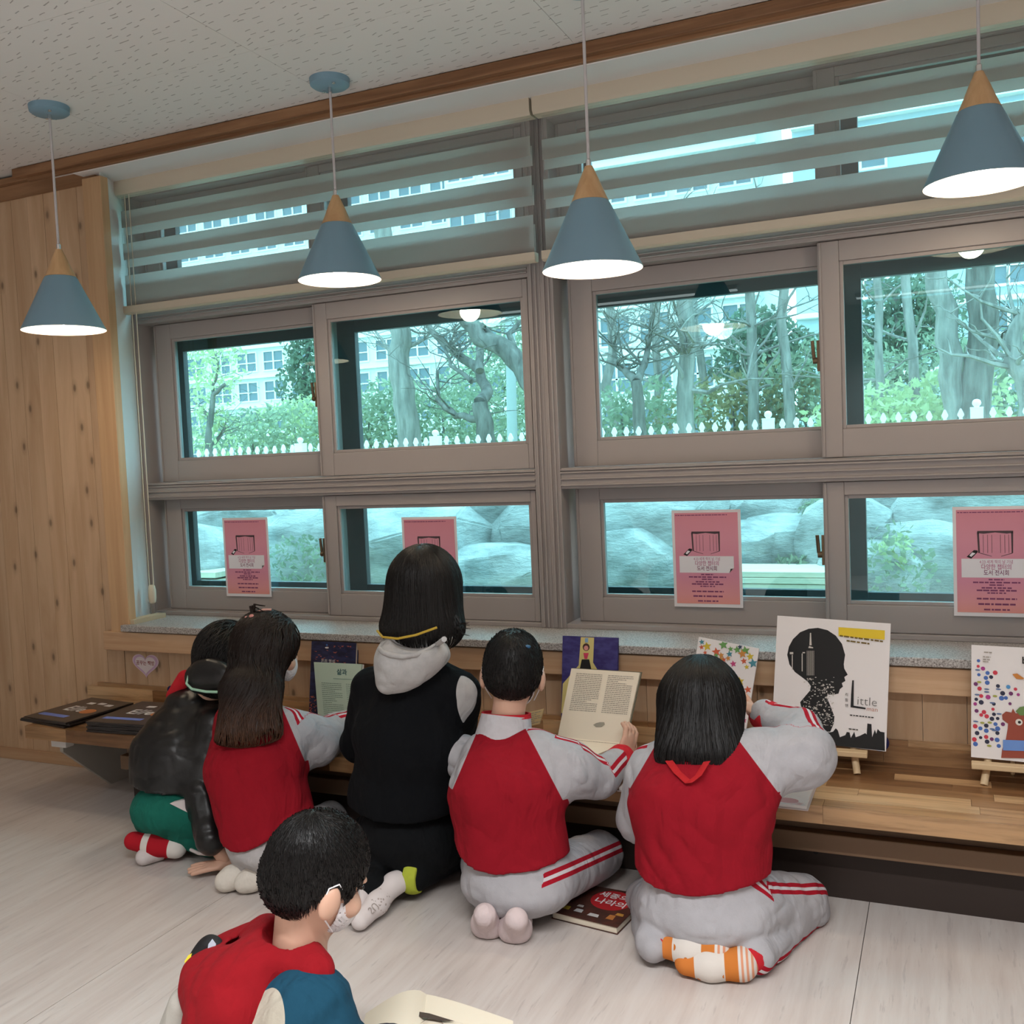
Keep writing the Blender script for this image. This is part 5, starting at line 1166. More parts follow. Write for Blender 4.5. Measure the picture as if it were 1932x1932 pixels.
# open book of the front child
ib = thing('open_book', 'open book with a beetle drawing at the bottom of the picture', 'book', onz(800, 1930, .10)-np.array([0, 0, .1]))
zz = .115
e0, e1, e2 = onz(805, 1876, zz), onz(968, 1926, zz), onz(690, 1912, zz)
down = nrm(onz(900, 2050, zz)-onz(905, 1900, zz))*.26
def sheet(a, b, dn, bulge, name):
    mb = MB(); n = 10; V = []
    for i in range(n+1):
        s_ = i/n; p = a+(b-a)*s_; z = bulge*math.sin(math.pi*s_**.7); V += [p+np.array([0, 0, z]), p+dn+np.array([0, 0, z]), p+dn+np.array([0, 0, -.012]), p+np.array([0, 0, -.012])]
    fs = [(i*4+k, i*4+4+k, i*4+4+(k+1) % 4, i*4+(k+1) % 4) for i in range(n) for k in range(4)]+[(0, 1, 2, 3), (n*4+3, n*4+2, n*4+1, n*4)]
    return mb.add(V, fs).build(name, M_PAPER, ib, smooth=40)
sheet(e0, e1, down, .004, 'right_page'); sheet(e0, e2, down, .022, 'left_page')
MB().hexa([e1+np.array([0, 0, -.016]), e1+down+np.array([0, 0, -.016]), e2+down+np.array([0, 0, -.016]), e2+np.array([0, 0, -.016]), e1+np.array([.004, 0, -.0125]), e1+down+np.array([.004, 0, -.0125]), e2+down+np.array([-.004, 0, -.0125]), e2+np.array([-.004, 0, -.0125])]).build('cover', M_DARKP, ib)
uI = nrm(onz(840, 1925, zz)-onz(760, 1918, zz)); vI = nrm(np.cross((0, 0, 1), uI)); oI = onz(800, 1926, zz)+np.array([0, 0, .009]); mb = MB()
mb.flat([(-.060, .010), (-.035, .019), (.008, .014), (.042, .003), (.070, -.006), (.040, -.010), (-.008, -.001), (-.048, .003)], oI, uI, vI)
for a, b, c, d in ((-.04, .004, -.062, -.014), (-.02, .0, -.044, -.026), (.012, .0, .0, -.024), (.036, -.004, .048, -.02), (.052, -.005, .09, -.012), (-.05, .008, -.085, -.004)): mb.flat([(a, b), (a+.002, b), (c+.0012, d), (c, d)], oI, uI, vI)
mb.build('beetle_drawing', base_mat('sepia_drawing', (.06, .04, .03), .6), ib)

# --- dark document folders on the bench
M_FOLD = base_mat('black_folder', (.020, .016, .015), .28, .5); M_FOLDB = base_mat('umber_sheet', (.050, .036, .030), .3, .5)
def folder(c, w, d, rot, z, tilt, label, art, group):
    t = thing('folder', label, 'folder', (c[0], c[1], z), group); t.rotation_euler = (tilt[0], tilt[1], rot)
    def part(mb, name, m): o = mb.build(name, m); o.parent = t; return o
    part(MB().box(-w/2, w/2, -d/2, d/2, 0, .007), 'cover', M_FOLD); part(MB().box(-w/2+.008, w/2-.006, -d/2+.006, d/2-.006, .007, .0074), 'sheet', M_FOLDB)
    if art:
        text = text_mesh('lettering', 'E//e', .085, M_COVW, (-.02, .0, .0079), (1, 0, 0), (0, 1, 0), None, squash=.9, bold=.002); text.parent = t
        part(MB().box(-.12, .06, -.105, -.078, .0074, .0078), 'blue_strip', base_mat('periwinkle_label', (.16, .22, .58), .5))
        part(MB().flat([(.075+.04*math.cos(k*.45), -.01+.03*math.sin(k*.45)) for k in range(14)], (0, 0, .0082), (1, 0, 0), (0, 1, 0)), 'orange_disc', base_mat('orange_print', (.55, .19, .06), .5))
        for k in range(3): part(MB().box(-.06+k*.06, -.02+k*.06, .07+.01*(k % 2), .092+.01*(k % 2), .0074, .0078), 'white_box', M_COVW)
    return t
for i in range(5): folder((-2.855+.006*(i % 2), 2.853), .30, .31, math.radians([4, 2, 6, 3, 4][i]), .3255+i*.0082, (0, 0), ['lowest folder of the right stack beside the leather jacket', 'second lowest folder of the right stack beside the leather jacket', 'middle folder of the right stack beside the leather jacket', 'second highest folder of the right stack beside the leather jacket', 'topmost dark folder with white letters and blue strip, beside the leather jacket'][i], i == 4, 'dark folders on the bench')
for i in range(3): folder((-3.245+.01*i, 2.868), .29, .30, math.radians([-8, -4, -10][i]), [.3255, .334, .343][i], [(0, 0), (0, 0), (math.radians(1.5), math.radians(-1.5))][i], ['lowest folder of the left stack by the pine wall', 'middle folder of the left stack by the pine wall', 'topmost folder of the left stack by the pine wall, overhanging the bench end'][i], i == 2, 'dark folders on the bench')
# --- dark blue round pads on the ledge
M_BLUE = base_mat('deep_blue_felt', (.008, .012, .11), .7)
for px, py, Y, r, lab in ((1660, 1402, 3.085, .026, 'dark blue round pad behind the silhouette book corner'), (321, 1302, 3.10, .017, 'small dark blue round pad behind the leather jacket shoulder')):
    c = at(px, py, Y); mb = MB(); mb.tube([c, c+np.array([0, .012, 0])], r, 24); tag(mb.build('round_pad', M_BLUE, smooth=40, bevel=.002), lab, 'pad')
# ------------------------------------------------------------------ the six children
RED, GREY = (.27, .007, .016), (.41, .40, .42)
STRIPE = (.36, .009, .022)
M_UNI = fleece('red_grey_uniform_top', RED, GREY, STRIPE)
M_UNI_P = fleece('grey_uniform_trousers', GREY, None, STRIPE, None, .006)
M_RIB = cloth_mat('grey_rib', (.50, .48, .50), .95, 300, .4)
M_REDRIB = cloth_mat('red_rib', (.50, .02, .03), .95, 300, .4)
T = at
def raglan(torso, sleeves):
    """sleeves: list of (sleeve field, seam start, seam end, outward dir); negative = sleeve colour"""
    def f(P):
        out = np.full(len(P), 9.0); dt = torso(P)
        for fs, a, b, o in sleeves:
            a, b, o = np.array(a), np.array(b), np.array(o, float); v = nrm(b-a); yd = nrm((a+b)/2-CAM); n = nrm(np.cross(v, yd)); n = n if n@o < 0 else -n
            pl = (P-a)@n; out = np.minimum(out, np.minimum(np.maximum(pl, b[2]-P[:, 2]), np.maximum(fs(P)-dt, P[:, 2]-b[2])))
        return out
    return f
def sleeve(pts, rs):
    return U([rc(pts[i], pts[i+1], rs[i], rs[i+1]) for i in range(len(pts)-1)], .03)
def stripes(*fs):
    def f(P):
        o = np.ones(len(P))
        for q in fs:
            v = q(P); o = np.where(np.abs(v) < np.abs(o), v, o)
        return o
    return f
def only(fn, mask):
    return lambda P: np.where(mask(P), fn(P), 1.0)
def cuff(pts_a, pts_b, r, mat, t, name='cuff'):
    a, b = np.array(pts_a), np.array(pts_b); d = nrm(b-a); return blob(name, rc(b-d*.012, b+d*.006, r, r*.95), .004, mat, t)

# ===== girl in red and grey at the right, elbow out
def kid_right_girl():
    t = thing('person', 'child with black bob kneeling in a red and grey tracksuit, right elbow raised', 'person', (T(1330, 1760, 2.48)[0], 2.48, 0), 'children reading at the bench')
    pel, ch, sh, nk = T(1325, 1690, 2.43), T(1322, 1510, 2.455), T(1314, 1432, 2.525), T(1316, 1395, 2.58)
    lat = (.97, .2, 0)
    torso = U([tp(pel-np.array([0, 0, .05]), ch, (.166, .128), (.176, .122), lat), tp(ch, sh, (.176, .122), (.125, .09), lat)], .05)
    sr = [T(1400, 1445, 2.52), T(1520, 1424, 2.56), T(1508, 1378, 2.66), T(1446, 1352, 2.72)]
    sl = [T(1228, 1462, 2.53), T(1210, 1545, 2.56), T(1225, 1510, 2.74), T(1262, 1484, 2.84)]
    SR = sleeve(sr, [.090, .072, .054, .046]); SL = sleeve(sl, [.078, .066, .05, .042])
    jk = folds(U([torso, (SR, .045), (SL, .045)], .03), .010, (7, 7, 6), 1, [[1, 0, .8], [0, 1, 0], [-.6, 0, 1]])
    def below(P): return T(1325, 1697, 2.30)[2]-.006*np.sin(P[:, 0]*18)+.5*(P[:, 0]-pel[0])**2-P[:, 2]
    seam = raglan(torso, [(SR, T(1385, 1385, 2.42), T(1476, 1506, 2.42), (1, 0, 0)), (SL, T(1240, 1400, 2.42), T(1186, 1492, 2.42), (-1, 0, 0))])
    st = stripes(only(limb_stripe(sr, [(0, .35, 1), (.3, .2, 1), (.2, .0, 1)]), lambda P: P[:, 0] > sr[0][0]+.03), only(limb_stripe(sl, [(-1, .5, .4), (-1, 0, .8), (-.5, 0, 1)]), lambda P: P[:, 0] < sl[0][0]))
    top = blob('tracksuit_top', cut(jk, below), .006, M_UNI, t, {'seam': seam, 'stripe': st})
    cuff(sr[2], sr[3], .046, M_REDRIB, top); cuff(sl[2], sl[3], .044, M_REDRIB, top)
    # trousers
    hip = el(T(1333, 1718, 2.44), (.178, .135, .080))
    rk, lk = T(1512, 1705, 2.70), T(1222, 1700, 2.70); ra, la = onz(1425, 1800, .05), onz(1236, 1778, .055)
    lr = [T(1400, 1712, 2.46), rk]; ll = [T(1262, 1716, 2.46), lk]
    legs = folds(U([hip, (tp(T(1325, 1700, 2.43), T(1325, 1655, 2.44), (.158, .115), (.15, .11), lat), .03), (rc(lr[0], lr[1], .096, .078), .03), (rc(ll[0], ll[1], .088, .07), .03), (rc(rk-np.array([0, 0, .02]), ra, .058, .050), .008), (rc(lk-np.array([0, 0, .02]), la, .058, .048), .008)], .03), .006, (14, 14, 16), 4)
    tst = stripes(only(limb_stripe([T(1330, 1708, 2.45), lr[0], lr[1]], [(0, -.5, .9), (.35, -.6, .75)]), lambda P: P[:, 0] > T(1330, 1712, 2.45)[0]), only(limb_stripe([rk, ra], [(.6, -.2, -.55)]), lambda P: P[:, 2] < .10))
    tr_ = blob('tracksuit_trousers', floor_clip(legs), .0055, M_UNI_P, t, {'stripe': tst})
    cuff(rk, ra, .044, M_REDRIB, tr_); cuff(lk, la, .042, M_REDRIB, tr_)
    # head, arms, feet as one body
    H = Head(T(1324, 1332, 2.60), (-.12, .9, -.35), (0, .3, 1))
    arms = [rc(sr[1], sr[3], .028, .022), rc(sr[3], T(1420, 1340, 2.74), .02, .02), rc(sl[1], sl[3], .028, .022), rc(sh, sr[1], .035, .03), rc(sh, sl[1], .035, .03)]
    body = blob('body', U(H.skin()+[H.neck(sh), (tp(pel, sh, (.12, .08), (.10, .07), lat), .03)]+[(a, .02) for a in arms]+[(rc(pel, rk, .06, .045), .03), (rc(pel, lk, .06, .045), .03), (rc(rk, ra, .04, .03), .02), (rc(lk, la, .04, .03), .02)], .02), .006, M_SKIN, t)
    add_hand(body, T(1432, 1346, 2.73), (-.75, -.25, .45), (-.3, -.2, .9), k=.9, curl=.5, thumb=1)
    add_hand(body, T(1262, 1478, 2.86), (.9, .4, -.1), (0, 0, -1), k=.85, curl=.3, thumb=-1)
    H.eyes(t); H.mask(t)
    # socks
    M_OS = base_mat('orange_white_sock', (.7, .65, .6), .95, .1); nt = M_OS.node_tree
    s = attr(nt, 'along'); c = mixc(nt, mth(nt, 'LESS_THAN', s, .045), (.68, .63, .58), (.62, .20, .045)); c = mixc(nt, mth(nt, 'MULTIPLY', mth(nt, 'GREATER_THAN', s, .150), mth(nt, 'GREATER_THAN', mth(nt, 'SINE', mth(nt, 'MULTIPLY', s, 520.0)), .1)), c, (.66, .30, .18))
    c = mixc(nt, mth(nt, 'MULTIPLY', mth(nt, 'GREATER_THAN', s, .118), mth(nt, 'LESS_THAN', s, .150)), c, (.58, .19, .04))
    vo = nn(nt, 'ShaderNodeTexVoronoi'); vo.inputs['Scale'].default_value = 26.0; nt.links.new(nn(nt, 'ShaderNodeTexCoord').outputs['Object'], vo.inputs['Vector']); c = mixc(nt, mth(nt, 'MULTIPLY', mth(nt, 'LESS_THAN', vo.outputs['Distance'], .22), mth(nt, 'MULTIPLY', mth(nt, 'GREATER_THAN', s, .05), mth(nt, 'LESS_THAN', s, .115))), c, (.55, .17, .03)); setc(nt, c)
    for toe, mid, heel, lift in ((onz(1292, 1792, .034), onz(1335, 1796, .036), onz(1392, 1794, .04), .0), (onz(1256, 1762, .055), onz(1295, 1768, .058), onz(1345, 1770, .06), .02)):
        toe, mid, heel = [q-np.array([-.02, .06, 0]) for q in (toe, mid, heel)]
        f = U([rc(toe, mid, .030, .036), rc(mid, heel, .036, .037), rc(heel, heel+np.array([.02, .06, .012]), .035, .03)], .02); ax = nrm(heel-toe)
        blob('sock', floor_clip(f), .0045, M_OS, t, {'along': lambda P, o=toe-ax*.026, a=ax: (P-o)@a})
    # bob haircut
    hs_ = U([H.e((0, -.016, .030), (.090, .106, .104)), (tp(T(1322, 1325, 2.56), T(1318, 1425, 2.455), (.108, .085), (.112, .060), lat), .06)], .05)
    def face(P):
        q = H.loc(P); return np.minimum(q[:, 1]-.055, .06-q[:, 2]) if False else np.maximum(q[:, 1]-.06, -9)*1.0
    hv = cut(cut(hs_, lambda P: np.minimum(H.loc(P)[:, 1]-.045, .045-H.loc(P)[:, 2])), lambda P: T(1320, 1436, 2.42)[2]+.006*np.sin(P[:, 0]*60)-.22*(P[:, 0]-sh[0])*(P[:, 0] > sh[0])-P[:, 2])
    hair = blob('hair', hv, .006, M_HAIR, t); rg = np.random.RandomState(5)
    cw = H.w((0, -.04, .12)); n = 2300; a = rg.uniform(0, 6.28, n); sd = cw+np.stack([np.cos(a), np.sin(a), 0*a], 1)*rg.uniform(.005, .10, (n, 1)); sd = sd-grad(hs_, sd)*hs_(sd)[:, None]
    keep = H.loc(sd)[:, 1] < .055; sd = sd[keep]
    def d(P): v = P-cw; v /= np.linalg.norm(v, axis=1)[:, None]+1e-9; return v*.6+np.array([0, -.05, -1.2])
    tube_strands(flow_strands(hs_, sd, d, .345, 13, .002, .10), .0024, .0007, M_HAIR, 'hair_strands', hair)
    # drawcord loop hanging at the back
    mb = MB(); pts = [T(1262, 1436, 2.395), T(1278, 1458, 2.36), T(1300, 1478, 2.335), T(1318, 1464, 2.345), T(1334, 1438, 2.385)]
    V_ = []; 
    for p in pts: V_ += [p+np.array([-.009, -.003, .0]), p+np.array([.009, -.003, .004]), p+np.array([.009, .001, .004]), p+np.array([-.009, .001, 0])]
    for i in range(len(pts)-1):
        for k in range(4): mb.f.append([i*4+k, i*4+(k+1) % 4, i*4+4+(k+1) % 4, i*4+4+k]); mb.m.append(0)
    mb.v = [tuple(v) for v in V_]; mb.build('collar_loop', cloth_mat('bright_red_tape', (.40, .014, .018)), top, smooth=60)
    return t

# ===== boy in red and grey, centre
def kid_centre_boy():
    t = thing('person', 'child with cropped black hair in a red and grey tracksuit holding an open cream book', 'person', (T(970, 1740, 2.42)[0], 2.42, 0), 'children reading at the bench')
    pel, ch, sh, nk = T(972, 1640, 2.415), T(955, 1490, 2.45), T(946, 1415, 2.50), T(962, 1345, 2.55); lat = (.96, .28, 0)
    torso = U([tp(pel-np.array([0, 0, .05]), ch, (.160, .122), (.157, .115), lat), tp(ch, sh, (.155, .115), (.112, .080), lat)], .05)
    sr = [T(1012, 1430, 2.50), T(1072, 1452, 2.54), T(1132, 1470, 2.61), T(1170, 1432, 2.72)]
    sl = [T(872, 1425, 2.53), T(858, 1475, 2.62), T(905, 1440, 2.76), T(985, 1420, 2.84)]
    SR = sleeve(sr, [.078, .076, .055, .043]); SL = sleeve(sl, [.062, .055, .045, .04])
    jk = folds(U([torso, (SR, .04), (SL, .04)], .03), .009, (7, 7, 6), 2, [[1, 0, .7], [0, 1, 0], [-.5, 0, 1]])
    zb = T(975, 1664, 2.29)[2]
    def below(P): return zb+.005*np.sin(P[:, 0]*22)+1.6*(P[:, 0]-pel[0]-.02)**2-P[:, 2]
    seam = raglan(torso, [(SR, T(988, 1368, 2.45), T(1062, 1510, 2.45), (1, 0, 0)), (SL, T(908, 1362, 2.42), T(862, 1470, 2.42), (-1, 0, 0))])
    st = stripes(only(limb_stripe([T(985, 1385, 2.5)]+sr, [(.2, .5, 1), (.55, .3, .9), (.5, .0, .9), (.8, -.35, .5)]), lambda P: P[:, 0] > T(995, 1400, 2.5)[0]), only(limb_stripe(sl, [(-.3, .3, 1), (-.6, .3, .8), (0, 0, 1)]), lambda P: P[:, 0] < sl[0][0]))
    top = blob('tracksuit_top', cut(jk, below), .006, M_UNI, t, {'seam': seam, 'stripe': st})
    ca, cb = T(950, 1392, 2.515), T(955, 1350, 2.535)
    band('collar', ca-np.array([0, 0, .012]), cb, (.088, .078), (.072, .066), lat, .006, M_RIB, top); band('collar_edge', cb-np.array([0, 0, .004]), cb+np.array([0, .002, .008]), (.0735, .0675), (.072, .066), lat, .007, M_REDRIB, top)
    cuff(sr[2], sr[3], .043, M_REDRIB, top); cuff(sl[2], sl[3], .042, M_REDRIB, top)
    rk, lk = T(1132, 1612, 2.76), T(905, 1600, 2.78); ra, la = onz(1005, 1700, .07), onz(945, 1695, .07)
    hip = el(T(978, 1668, 2.42), (.150, .12, .070))
    legs = folds(U([hip, (tp(T(972, 1655, 2.42), T(970, 1610, 2.43), (.148, .112), (.14, .105), lat), .03), (rc(T(1035, 1655, 2.46), rk, .082, .070), .03), (rc(T(925, 1655, 2.46), lk, .08, .066), .03), (rc(rk, ra, .056, .042), .02), (rc(lk, la, .056, .042), .02)], .03), .0045, (14, 14, 16), 5)
    tst = only(limb_stripe([T(1035, 1655, 2.46), rk], [(.8, -.45, .5)]), lambda P: P[:, 0] > T(1050, 1655, 2.46)[0])
    blob('tracksuit_trousers', floor_clip(legs), .0055, M_UNI_P, t, {'stripe': tst})
    H = Head(T(968, 1270, 2.565), (-.34, 1, -.25), (0, .22, 1), 1.0)
    body = blob('body', U(H.skin()+[H.neck(T(955, 1375, 2.53), .045), (tp(pel, sh, (.12, .08), (.09, .06), lat), .03), (rc(sh, sr[2], .035, .028), .02), (rc(sr[2], sr[3], .026, .021), .02), (rc(sh, sl[1], .035, .028), .02), (rc(sl[1], sl[3], .026, .02), .02), (rc(pel, rk, .06, .045), .03), (rc(pel, lk, .06, .045), .03), (rc(rk, ra, .04, .03), .02), (rc(lk, la, .04, .03), .02)], .02), .0055, M_SKIN, t)
    add_hand(body, T(1174, 1428, 2.735), (.25, .45, .75), (-.8, .5, .1), k=1.0, curl=1.0, thumb=-1)
    add_hand(body, T(992, 1418, 2.86), (.8, .5, .1), (0, 0, 1), k=.85, curl=.5, thumb=1)
    H.eyes(t); H.mask(t); H.shortcap(t, .012, -.084, 6000, .016, None, .004)
    M_PS = cloth_mat('pale_pink_sock', (.66, .55, .55), .95, 300, .4, .08)
    for a, b in ((onz(944, 1696, .085), onz(938, 1722, .034)), (onz(1002, 1704, .082), onz(988, 1730, .034))):
        a = a-np.array([0, .10, 0]); b = b-np.array([0, .06, 0]); c = b+np.array([0, .05, -.008]); blob('sock', floor_clip(U([rc(a, b, .031, .038), rc(b, c, .036, .028), rc(b-np.array([.012, 0, .006]), b+np.array([.012, 0, -.006]), .034, .032)], .02)), .0045, M_PS, t)
    # small clip beads in the hair
    for q, m_ in (((.045, -.085, .075), base_mat('blue_hair_bead', (.02, .10, .22), .3)),):
        blob('hair_bead', H.e(q, (.010, .008, .006)), .003, m_, t)
    return t

# ===== child in the black hoodie
M_BLK = fleece('black_sweatshirt', (.0035, .0042, .0055), (.40, .39, .385))
M_HOODG = cloth_mat('grey_marl', (.42, .41, .405), .95, 220, .5, .2)
M_BLKP = cloth_mat('black_trousers', (.0032, .004, .005), .9, 300, .3)
def kid_hoodie():
    t = thing('person', 'child with dark bob kneeling upright in a black top with grey hood', 'person', (T(780, 1690, 2.52)[0], 2.52, 0), 'children reading at the bench')
    pel, ch, sh, nk = T(768, 1560, 2.54), T(770, 1390, 2.52), T(786, 1280, 2.54), T(795, 1215, 2.56); lat = (1, .08, 0)
    torso = U([tp(pel, ch, (.158, .12), (.165, .122), lat), tp(ch, sh, (.165, .122), (.125, .09), lat), tp(T(760, 1500, 2.53), T(762, 1545, 2.53), (.168, .135), (.16, .13), lat)], .05)
    sl = [T(702, 1300, 2.55), T(680, 1400, 2.62), T(700, 1420, 2.80), T(720, 1410, 2.86)]; sr = [T(866, 1305, 2.56), T(862, 1395, 2.66), T(850, 1430, 2.80), T(845, 1425, 2.86)]
    SL, SR = sleeve(sl, [.066, .058, .048, .04]), sleeve(sr, [.066, .058, .048, .04])
    jk = folds(U([torso, (SL, .04), (SR, .04)], .03), .008, (8, 8, 7), 6)
    pa = T(870, 1318, 2.5)
    def seam(P):
        q = (P-CAM)@MC.T; x = 966+F_PX*q[:, 0]/q[:, 2]; return np.ones(len(P))
    # grey panel on the back of the right upper arm: a slab between two heights and beyond a vertical seam
    za, zb_ = T(868, 1258, 2.5)[2], T(868, 1385, 2.55)[2]; xs = T(856, 1320, 2.48)[0]; xe = T(887, 1320, 2.52)[0]
    def seam(P): return np.maximum.reduce([P[:, 2]-za, zb_-P[:, 2], xs-P[:, 0], P[:, 1]-2.535-.3*(P[:, 0]-xs)])*1.0
    zb = T(760, 1540, 2.40)[2]-.02
    top = blob('sweatshirt', cut(jk, lambda P: zb+.008*np.sin(P[:, 0]*14)-P[:, 2]), .006, M_BLK, t, {'seam': seam})
    lk, rk = T(700, 1640, 2.70), T(868, 1650, 2.72); la, ra = T(700, 1690, 2.36), T(782, 1676, 2.46)
    lk[2] = rk[2] = .065; ra[2] = .075; la[2] = .06
    hip = el(T(770, 1570, 2.54), (.160, .138, .125))
    legs = folds(U([hip, (rc(T(815, 1590, 2.54), rk, .088, .066), .03), (rc(T(725, 1590, 2.54), lk, .088, .066), .03), (rc(rk, ra, .062, .052), .02), (rc(lk, la, .062, .05), .02)], .03), .004, (14, 14, 14), 8)
    trs = blob('trousers', floor_clip(legs), .006, M_BLKP, t)
    d = nrm(ra-rk); blob('lime_cuff_patch', cut(rc(ra-d*.03, ra+d*.004, .0545, .0535), lambda P: np.maximum(np.abs((P-ra)@np.array([1., 0, 0])-.010)-.020, (P-ra)@np.array([0, 1., 0])+.005)), .004, cloth_mat('lime_patch', (.42, .48, .05)), trs)
    # right foot, sole towards the viewer
    heel, toe = T(742, 1668, 2.40), T(680, 1742, 2.24); mid = (heel+toe)/2; toe[2] = max(toe[2], .03)
    sk = U([rc(heel, mid, .030, .030), rc(mid, toe, .030, .026), rc(heel, ra, .030, .033)], .02)
    M_SOLE = base_mat('dotted_sock', (.7, .64, .63), .95, .1); nt = M_SOLE.node_tree; vo = nn(nt, 'ShaderNodeTexVoronoi'); vo.inputs['Scale'].default_value = 75.0; nt.links.new(nn(nt, 'ShaderNodeTexCoord').outputs['Object'], vo.inputs['Vector'])
    c = mixc(nt, mth(nt, 'MULTIPLY', mth(nt, 'LESS_THAN', vo.outputs['Distance'], .25), mth(nt, 'MULTIPLY', mth(nt, 'GREATER_THAN', attr(nt, 'along'), .06), mth(nt, 'LESS_THAN', attr(nt, 'along'), .115))), (.70, .64, .63), (.42, .36, .33)); setc(nt, c)
    ax = nrm(toe-heel); sock = blob('sock', floor_clip(cut(sk, lambda P: (P-heel)@nrm(ra-heel)-.030)), .0045, M_SOLE, t, {'along': lambda P: (P-heel)@ax})
    up_ = nrm(np.cross(ax, (1, 0, 0))); vw = nrm(CAM-mid); vw = nrm(vw-ax*(vw@ax)); sd_ = np.cross(ax, vw)
    text_mesh('grip_lettering', 'SURF', .030, base_mat('grip_print', (.36, .31, .28), .8), mid+ax*.028+vw*.031, ax*-1, sd_*-1, sock)
    sk2 = U([rc(la, T(655, 1725, 2.26)*np.array([1, 1, 0])+np.array([0, 0, .035]), .034, .028)], .02); blob('sock', floor_clip(sk2), .005, M_WSOCK, t)
    H = Head(T(802, 1118, 2.57), (-.2, 1, -.12), (0, .1, 1), 1.06)
    body = blob('body', U(H.skin()+[H.neck(sh), (tp(pel, sh, (.12, .08), (.09, .06), lat), .03), (rc(sh, sr[1], .035, .028), .02), (rc(sr[1], sr[3], .026, .021), .02), (rc(sh, sl[1], .035, .028), .02), (rc(sl[1], sl[3], .026, .02), .02), (rc(pel, rk, .06, .045), .03), (rc(pel, lk, .06, .045), .03), (rc(rk, heel, .042, .026), .02), (rc(lk, la, .04, .03), .02)], .02), .006, M_SKIN, t)
    add_hand(body, sl[3], (.2, .9, -.2), (0, 0, -1), k=.9, curl=.3, thumb=1); add_hand(body, sr[3], (-.2, .9, -.2), (0, 0, -1), k=.9, curl=.3, thumb=-1)
    H.eyes(t); H.mask(t, False)
    # hood lying on the back
    ho = U([el(T(782, 1232, 2.465), (.112, .070, .062)), (el(T(757, 1258, 2.43), (.082, .050, .068)), .05), (rc(T(747, 1265, 2.42), T(730, 1292, 2.41), .045, .026), .04)], .04)
    hi = U([el(T(786, 1196, 2.425), (.088, .062, .050))], .02)
    hf = cut(folds(ho, .005, (12, 12, 14), 9), lambda P: -hi(P)); hd = blob('hood', hf, .005, M_HOODG, top)
    blob('hood_neck', folds(tp(T(786, 1236, 2.52), T(796, 1172, 2.55), (.094, .082), (.074, .068), lat), .004, (20, 20, 8), 4), .006, M_HOODG, hd)
    mb = MB(); mb.tube([hit(hf, a, b, 2.2, 2.6, .002) for a, b in ((716, 1224), (724, 1231), (738, 1236), (760, 1239), (785, 1235), (808, 1226), (826, 1215), (838, 1206))], .0075, 8); mb.build('hood_hem', M_HOODG, hd, smooth=70)
    mb = MB(); mb.tube([T(712, 1190, 2.46), T(722, 1202, 2.42), T(750, 1205, 2.40), T(785, 1198, 2.395), T(824, 1184, 2.40)], .0035, 8); mb.build('yellow_strap', base_mat('yellow_cord', (.50, .33, .03), .6), t, smooth=70)
    # bob
    hs_ = U([H.e((0, -.016, .030), (.086, .100, .100)), (tp(T(802, 1105, 2.56), T(797, 1178, 2.52), (.100, .095), (.128, .092), (1, .25, 0)), .06)], .05)
    zc = T(800, 1192, 2.5)[2]
    hv = cut(cut(hs_, lambda P: np.minimum(H.loc(P)[:, 1]-.05, .045-H.loc(P)[:, 2])), lambda P: zc-.05*(P[:, 0]-T(800, 1192, 2.5)[0])-P[:, 2])
    hair = blob('hair', hv, .006, M_HAIR, t); rg = np.random.RandomState(6); cw = H.w((0, -.04, .12)); n = 2300; a = rg.uniform(0, 6.28, n); sd = cw+np.stack([np.cos(a), np.sin(a), 0*a], 1)*rg.uniform(.005, .10, (n, 1)); sd = sd-grad(hs_, sd)*hs_(sd)[:, None]; sd = sd[H.loc(sd)[:, 1] < .055]
    def dd(P): v = P-cw; v /= np.linalg.norm(v, axis=1)[:, None]+1e-9; return v*.6+np.array([.06, -.05, -1.2])
    tube_strands(flow_strands(hs_, sd, dd, .275, 12, .002, .10), .0024, .0007, M_HAIR, 'hair_strands', hair)
    # loose flicked ends at the right
    for k in range(14):
        b = T(862+rg.uniform(-14, 8), 1170+rg.uniform(-10, 8), 2.50); e = b+np.array([rg.uniform(.0, .05), -.01, -.03+rg.uniform(-.02, .012)])
        mb = MB(); mb.tube([b, (b+e)/2+np.array([-.006, 0, -.012]), e], [.003, .002, .0006], 5); mb.build('loose_lock', M_HAIR, hair)
    return t

